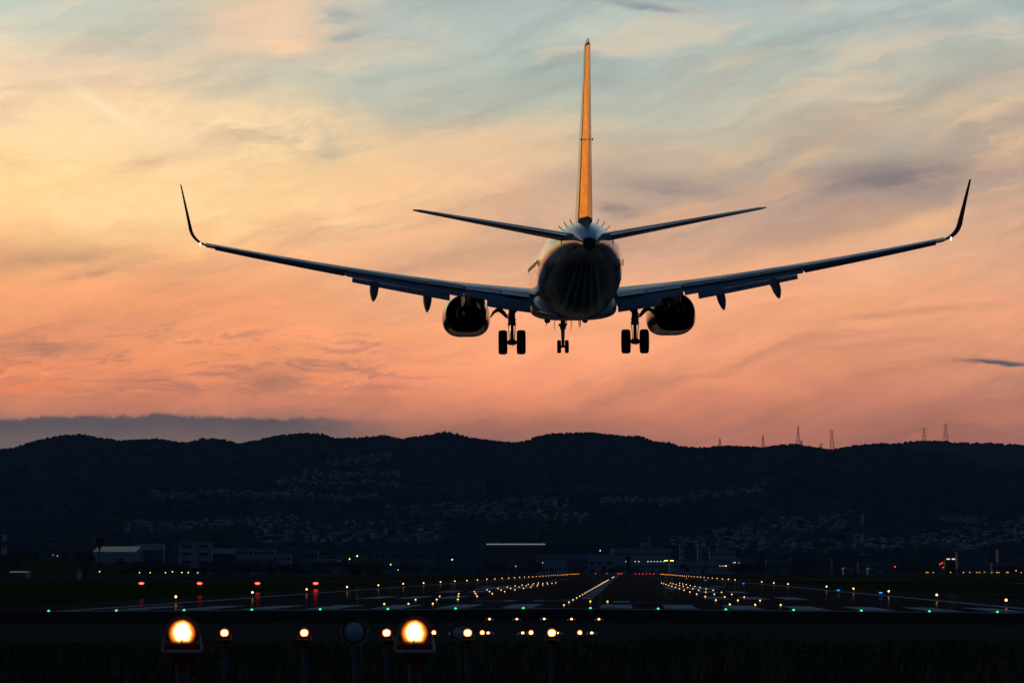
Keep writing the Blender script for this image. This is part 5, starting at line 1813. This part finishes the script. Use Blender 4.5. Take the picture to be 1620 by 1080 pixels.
# grassy mound on the left
def mound_z(px, D):
    f = smooth((330 - px) / 240.0) * smooth((px + 700) / 200.0)
    g_ = smooth((D - 1150) / 260.0) * smooth((1750 - D) / 200.0)
    return f * g_ * (8.5 + 1.5 * mnoise.noise(Vector((px / 60, D / 120, 0)))) - .3
mb = MB()
PXm = [-720 + 15 * i for i in range(74)]
Dm = [1140 + 20 * i for i in range(31)]
vs = []
for D in Dm:
    for px in PXm:
        p = spot(px, D); vs.append((p.x, p.y, mound_z(px, D)))
w = len(PXm)
mb.add(vs, [(j * w + i, j * w + i + 1, (j + 1) * w + i + 1, (j + 1) * w + i) for j in range(len(Dm) - 1) for i in range(w - 1)])
o = mb.build('mound', M_turf, recalc=False)
o.data.polygons.foreach_set('use_smooth', [True] * len(o.data.polygons))
tag(o, kind='structure')
def GROUNDZ(px, D):
    z = max(0.0, mound_z(px, D)) if 1140 <= D <= 1740 else 0.0
    return max(z, hill_z(px, D) if D > D0 else 0.0)
for k in range(46): plant(tq.uniform(-20, 300), tq.uniform(1180, 1500), tq.uniform(2.2, 5.0), 'dark bush or small tree on the mound at left', 'trees and bushes on the left mound')
for k in range(26): plant(tq.uniform(230, 600), tq.uniform(1150, 1700), tq.uniform(3, 7), 'dark tree in the belt left of the runway, in front of the white offices', 'trees in the belt left of the runway')
for k in range(60): plant(tq.uniform(170, 600), tq.uniform(1880, 2040), tq.uniform(5.0, 9.8), 'dark tree in the belt left of the runway, in front of the white offices', 'trees in the belt left of the runway')
for k in range(30): plant(tq.uniform(600, 880), tq.uniform(2060, 2240), tq.uniform(2.8, 5.5), 'low dark tree before the long factory left of the runway end', 'trees along the foot of the factory')
for k in range(8): plant(tq.uniform(118, 148), tq.uniform(1500, 1600), tq.uniform(3.5, 5.5), 'dark tree on top of the mound beside the red tower', 'trees beside the red tower')
for px, H in ((586, 6), (598, 7), (640, 8.5), (652, 8), (662, 7), (690, 5), (776, 9), (786, 8.5), (795, 7.5), (838, 9), (846, 9.5), (856, 7.5)): plant(px, 2000 + tq.uniform(-60, 60), H, 'rounded dark tree before the long factory left of the runway end', 'trees before the factory')
for k in range(30): plant(tq.uniform(880, 985), tq.uniform(2240, 2400), tq.uniform(4, 7), 'dark tree in the hedge line just left of the runway end', 'trees left of the runway end')
for k in range(16): plant(tq.uniform(985, 1090), tq.uniform(2300, 2420), tq.uniform(3, 5.5), 'low dark tree behind the red lights at the runway end', 'trees behind the runway end')
plant(1083.5, 2150, 8.5, 'single round dark tree against the white ribbed shed', 'trees at right of the runway end')
plant(1113, 2150, 4.5, 'low round bush against the white ribbed shed', 'trees at right of the runway end')
for k in range(22): plant(tq.uniform(1155, 1216), tq.uniform(2000, 2120), tq.uniform(4, 8.5), 'tree in the dark thicket right of the white ribbed shed', 'trees of the thicket right of the runway end')
for k in range(34): plant(tq.uniform(1215, 1640), tq.uniform(2050, 2200), tq.uniform(2.5, 5.5), 'dark shrub along the right hand airfield boundary', 'shrubs along the right boundary')
for k in range(12): plant(tq.uniform(1430, 1510), tq.uniform(2500, 2620), tq.uniform(7, 12), 'tree of the dark grove behind the red fronted building', 'trees of the grove at right')
for k in range(6): plant(tq.uniform(1588, 1606), tq.uniform(2080, 2150), tq.uniform(5, 8), 'dark tree in front of the far right shed', 'trees before the far right shed')
for px, H in ((1208, 9), (1203, 8)):
    pass

# ------------------------------------------------------------------ lamps in the town
def lamp_proto(gm, big_=1.0):
    mb = MB()
    mb.tube([(0, 0, 0), (0, 0, 5.0)], .09, 6, 0)
    mb.tube([(0, 0, 5.0), (0, -.9, 5.25)], .07, 6, 0)
    s = .32 * big_
    mb.lathe([(.05, .12), (s, .02), (s, -.10), (.05, -.16)], 'Z', 10, 1, (0, -1.0, 5.15))
    return mb.build('street_lamp', [M_fix, gm], None, 50)
GL = {'y': glow('sodium_lamp', (1.0, .72, .16), 9.0), 'w': glow('white_lamp', (.9, 1.0, .86), 1.6), 'o': glow('orange_lamp', (1.0, .38, .04), 6.0), 'r': glow('red_obstruction_lamp', (1.0, .03, .03), 12.0), 'g': glow('yellow_green_lamp', (.8, .95, .15), 8.0)}
LP = {}
def lamp(px, py, D, c, label, group):
    if c not in LP:
        LP[c] = lamp_proto(GL[c]); o = LP[c]
    else:
        o = LP[c].copy(); COL.objects.link(o)
    z = CAMZ + (903 - py) / 4500.0 * D
    p = spot(px, D)
    base = max(0.0, GROUNDZ(px, D))
    h = max(2.0, z - base)
    o.location = (p.x, p.y, base)
    o.scale = (D / 2000.0, D / 2000.0, h / 5.15)
    o.rotation_euler = (0, 0, YAW)
    tag(o, label, 'street lamp', group)
NEARL = [(116, 908), (158, 903.5), (221, 907.5), (238, 910), (262, 910), (273, 903.5), (288, 905), (298, 907), (313, 908.5)]
for i, (px, py) in enumerate(NEARL): lamp(px, py, 960, 'g', f'yellow green lamp, {ordinal(i + 1)} from the left above the boundary wall', 'yellow lamps along the left boundary')
lamp(84, 877.5, 1450, 'w', 'white lamp, left of a close pair on the mound', 'lamp pair on the mound')
lamp(91, 879, 1450, 'o', 'orange lamp, right of a close pair on the mound', 'lamp pair on the mound')
for i, (px, py, c) in enumerate(((553, 883.5, 'g'), (565, 879, 'g'), (618, 892.5, 'g'), (630, 901, 'g'), (641.5, 902.5, 'y'), (715.5, 884.5, 'g'), (800.5, 895, 'o'), (816, 895, 'o'), (858.5, 889.5, 'w'), (949.5, 870.5, 'w'))):
    lamp(px, py, 1960, c, f'small town lamp, {ordinal(i + 1)} from the left between the arched shed and the runway end', 'town lamps left of the runway end')
for i, px in enumerate((990, 995, 1005, 1010.5, 1025, 1030, 1035, 1040, 1045, 1050)):
    lamp(px, 887.6, 2280, 'w', f'pale lamp, {ordinal(i + 1)} from the left in the row behind the runway end', 'pale lamp row behind the runway end')
for i, px in enumerate((1052, 1055.5, 1061.5, 1064.5)):
    lamp(px, 886.2, 2280, 'g', f'yellow green lamp, {ordinal(i + 1)} of four at the right end of the lamp row', 'yellow lamps by the ribbed shed')
for i, (px, py, c) in enumerate(((1139, 894.5, 'w'), (1142.5, 894.5, 'w'), (1146, 894.5, 'r'), (1148.5, 894.5, 'g'), (1160.5, 889.3, 'w'), (1163, 889, 'w'), (1169, 889.5, 'w'), (1415.7, 896, 'r'), (1487, 891.5, 'r'), (1490.5, 890, 'r'), (1492, 897, 'r'))):
    lamp(px, py, 2150, c, f'tiny coloured lamp, {ordinal(i + 1)} from the left right of the ribbed shed', 'town lamps right of the runway')
for i, (px, py) in enumerate(((1465, 905), (1467.5, 905), (1476, 905), (1503.5, 905), (1524, 905.5), (1533.8, 905.5), (1545, 905.8), (1549.5, 905.5), (1557, 906), (1569, 906), (1577, 905.8), (1581, 905), (1592.3, 905), (1594.5, 906.5), (1607, 902), (1615.5, 905.8))):
    lamp(px, py, 1150, 'o', f'orange lamp, {ordinal(i + 1)} from the left in the row at the right boundary', 'orange lamp row at right')
# lit roof strips of the red fronted building
c_ = spot(1504, 2199)
mb = MB()
for dx in (-1.7, 2.3): mb.box((dx, 0, CAMZ + (903 - 885) / 4500.0 * 2199 + .6), (2.4, .4, .8))
o = mb.build('roof_sign_light', glow('warm_strip_light', (1.0, .8, .55), 1.1)); o.location = (c_.x, c_.y, 0); o.rotation_euler = (0, 0, YAW)
tag(o, 'pair of bright strip lights on the roof of the red building', 'strip light')
for i, (px, D) in enumerate(((728, 4450), (732, 4450), (735, 4450), (678, 4300), (694, 4300))):
    pass

# ------------------------------------------------------------------ air
HAZE = 2.2e-5
mb = MB()
mb.box((0, 2850, 240), (9300, 12900, 490))
hz = mb.build('haze', bpy.data.materials.new('evening_haze'))
hm = hz.data.materials[0]
hm.use_nodes = True
ht = hm.node_tree
ht.nodes.clear()
on = ht.nodes.new('ShaderNodeOutputMaterial')
pv = ht.nodes.new('ShaderNodeVolumePrincipled')
pv.inputs['Density'].default_value = HAZE
pv.inputs['Color'].default_value = (.30, .52, 1.0, 1)
pv.inputs['Anisotropy'].default_value = 0.0
ht.links.new(pv.outputs[0], on.inputs['Volume'])
tag(hz, kind='stuff')
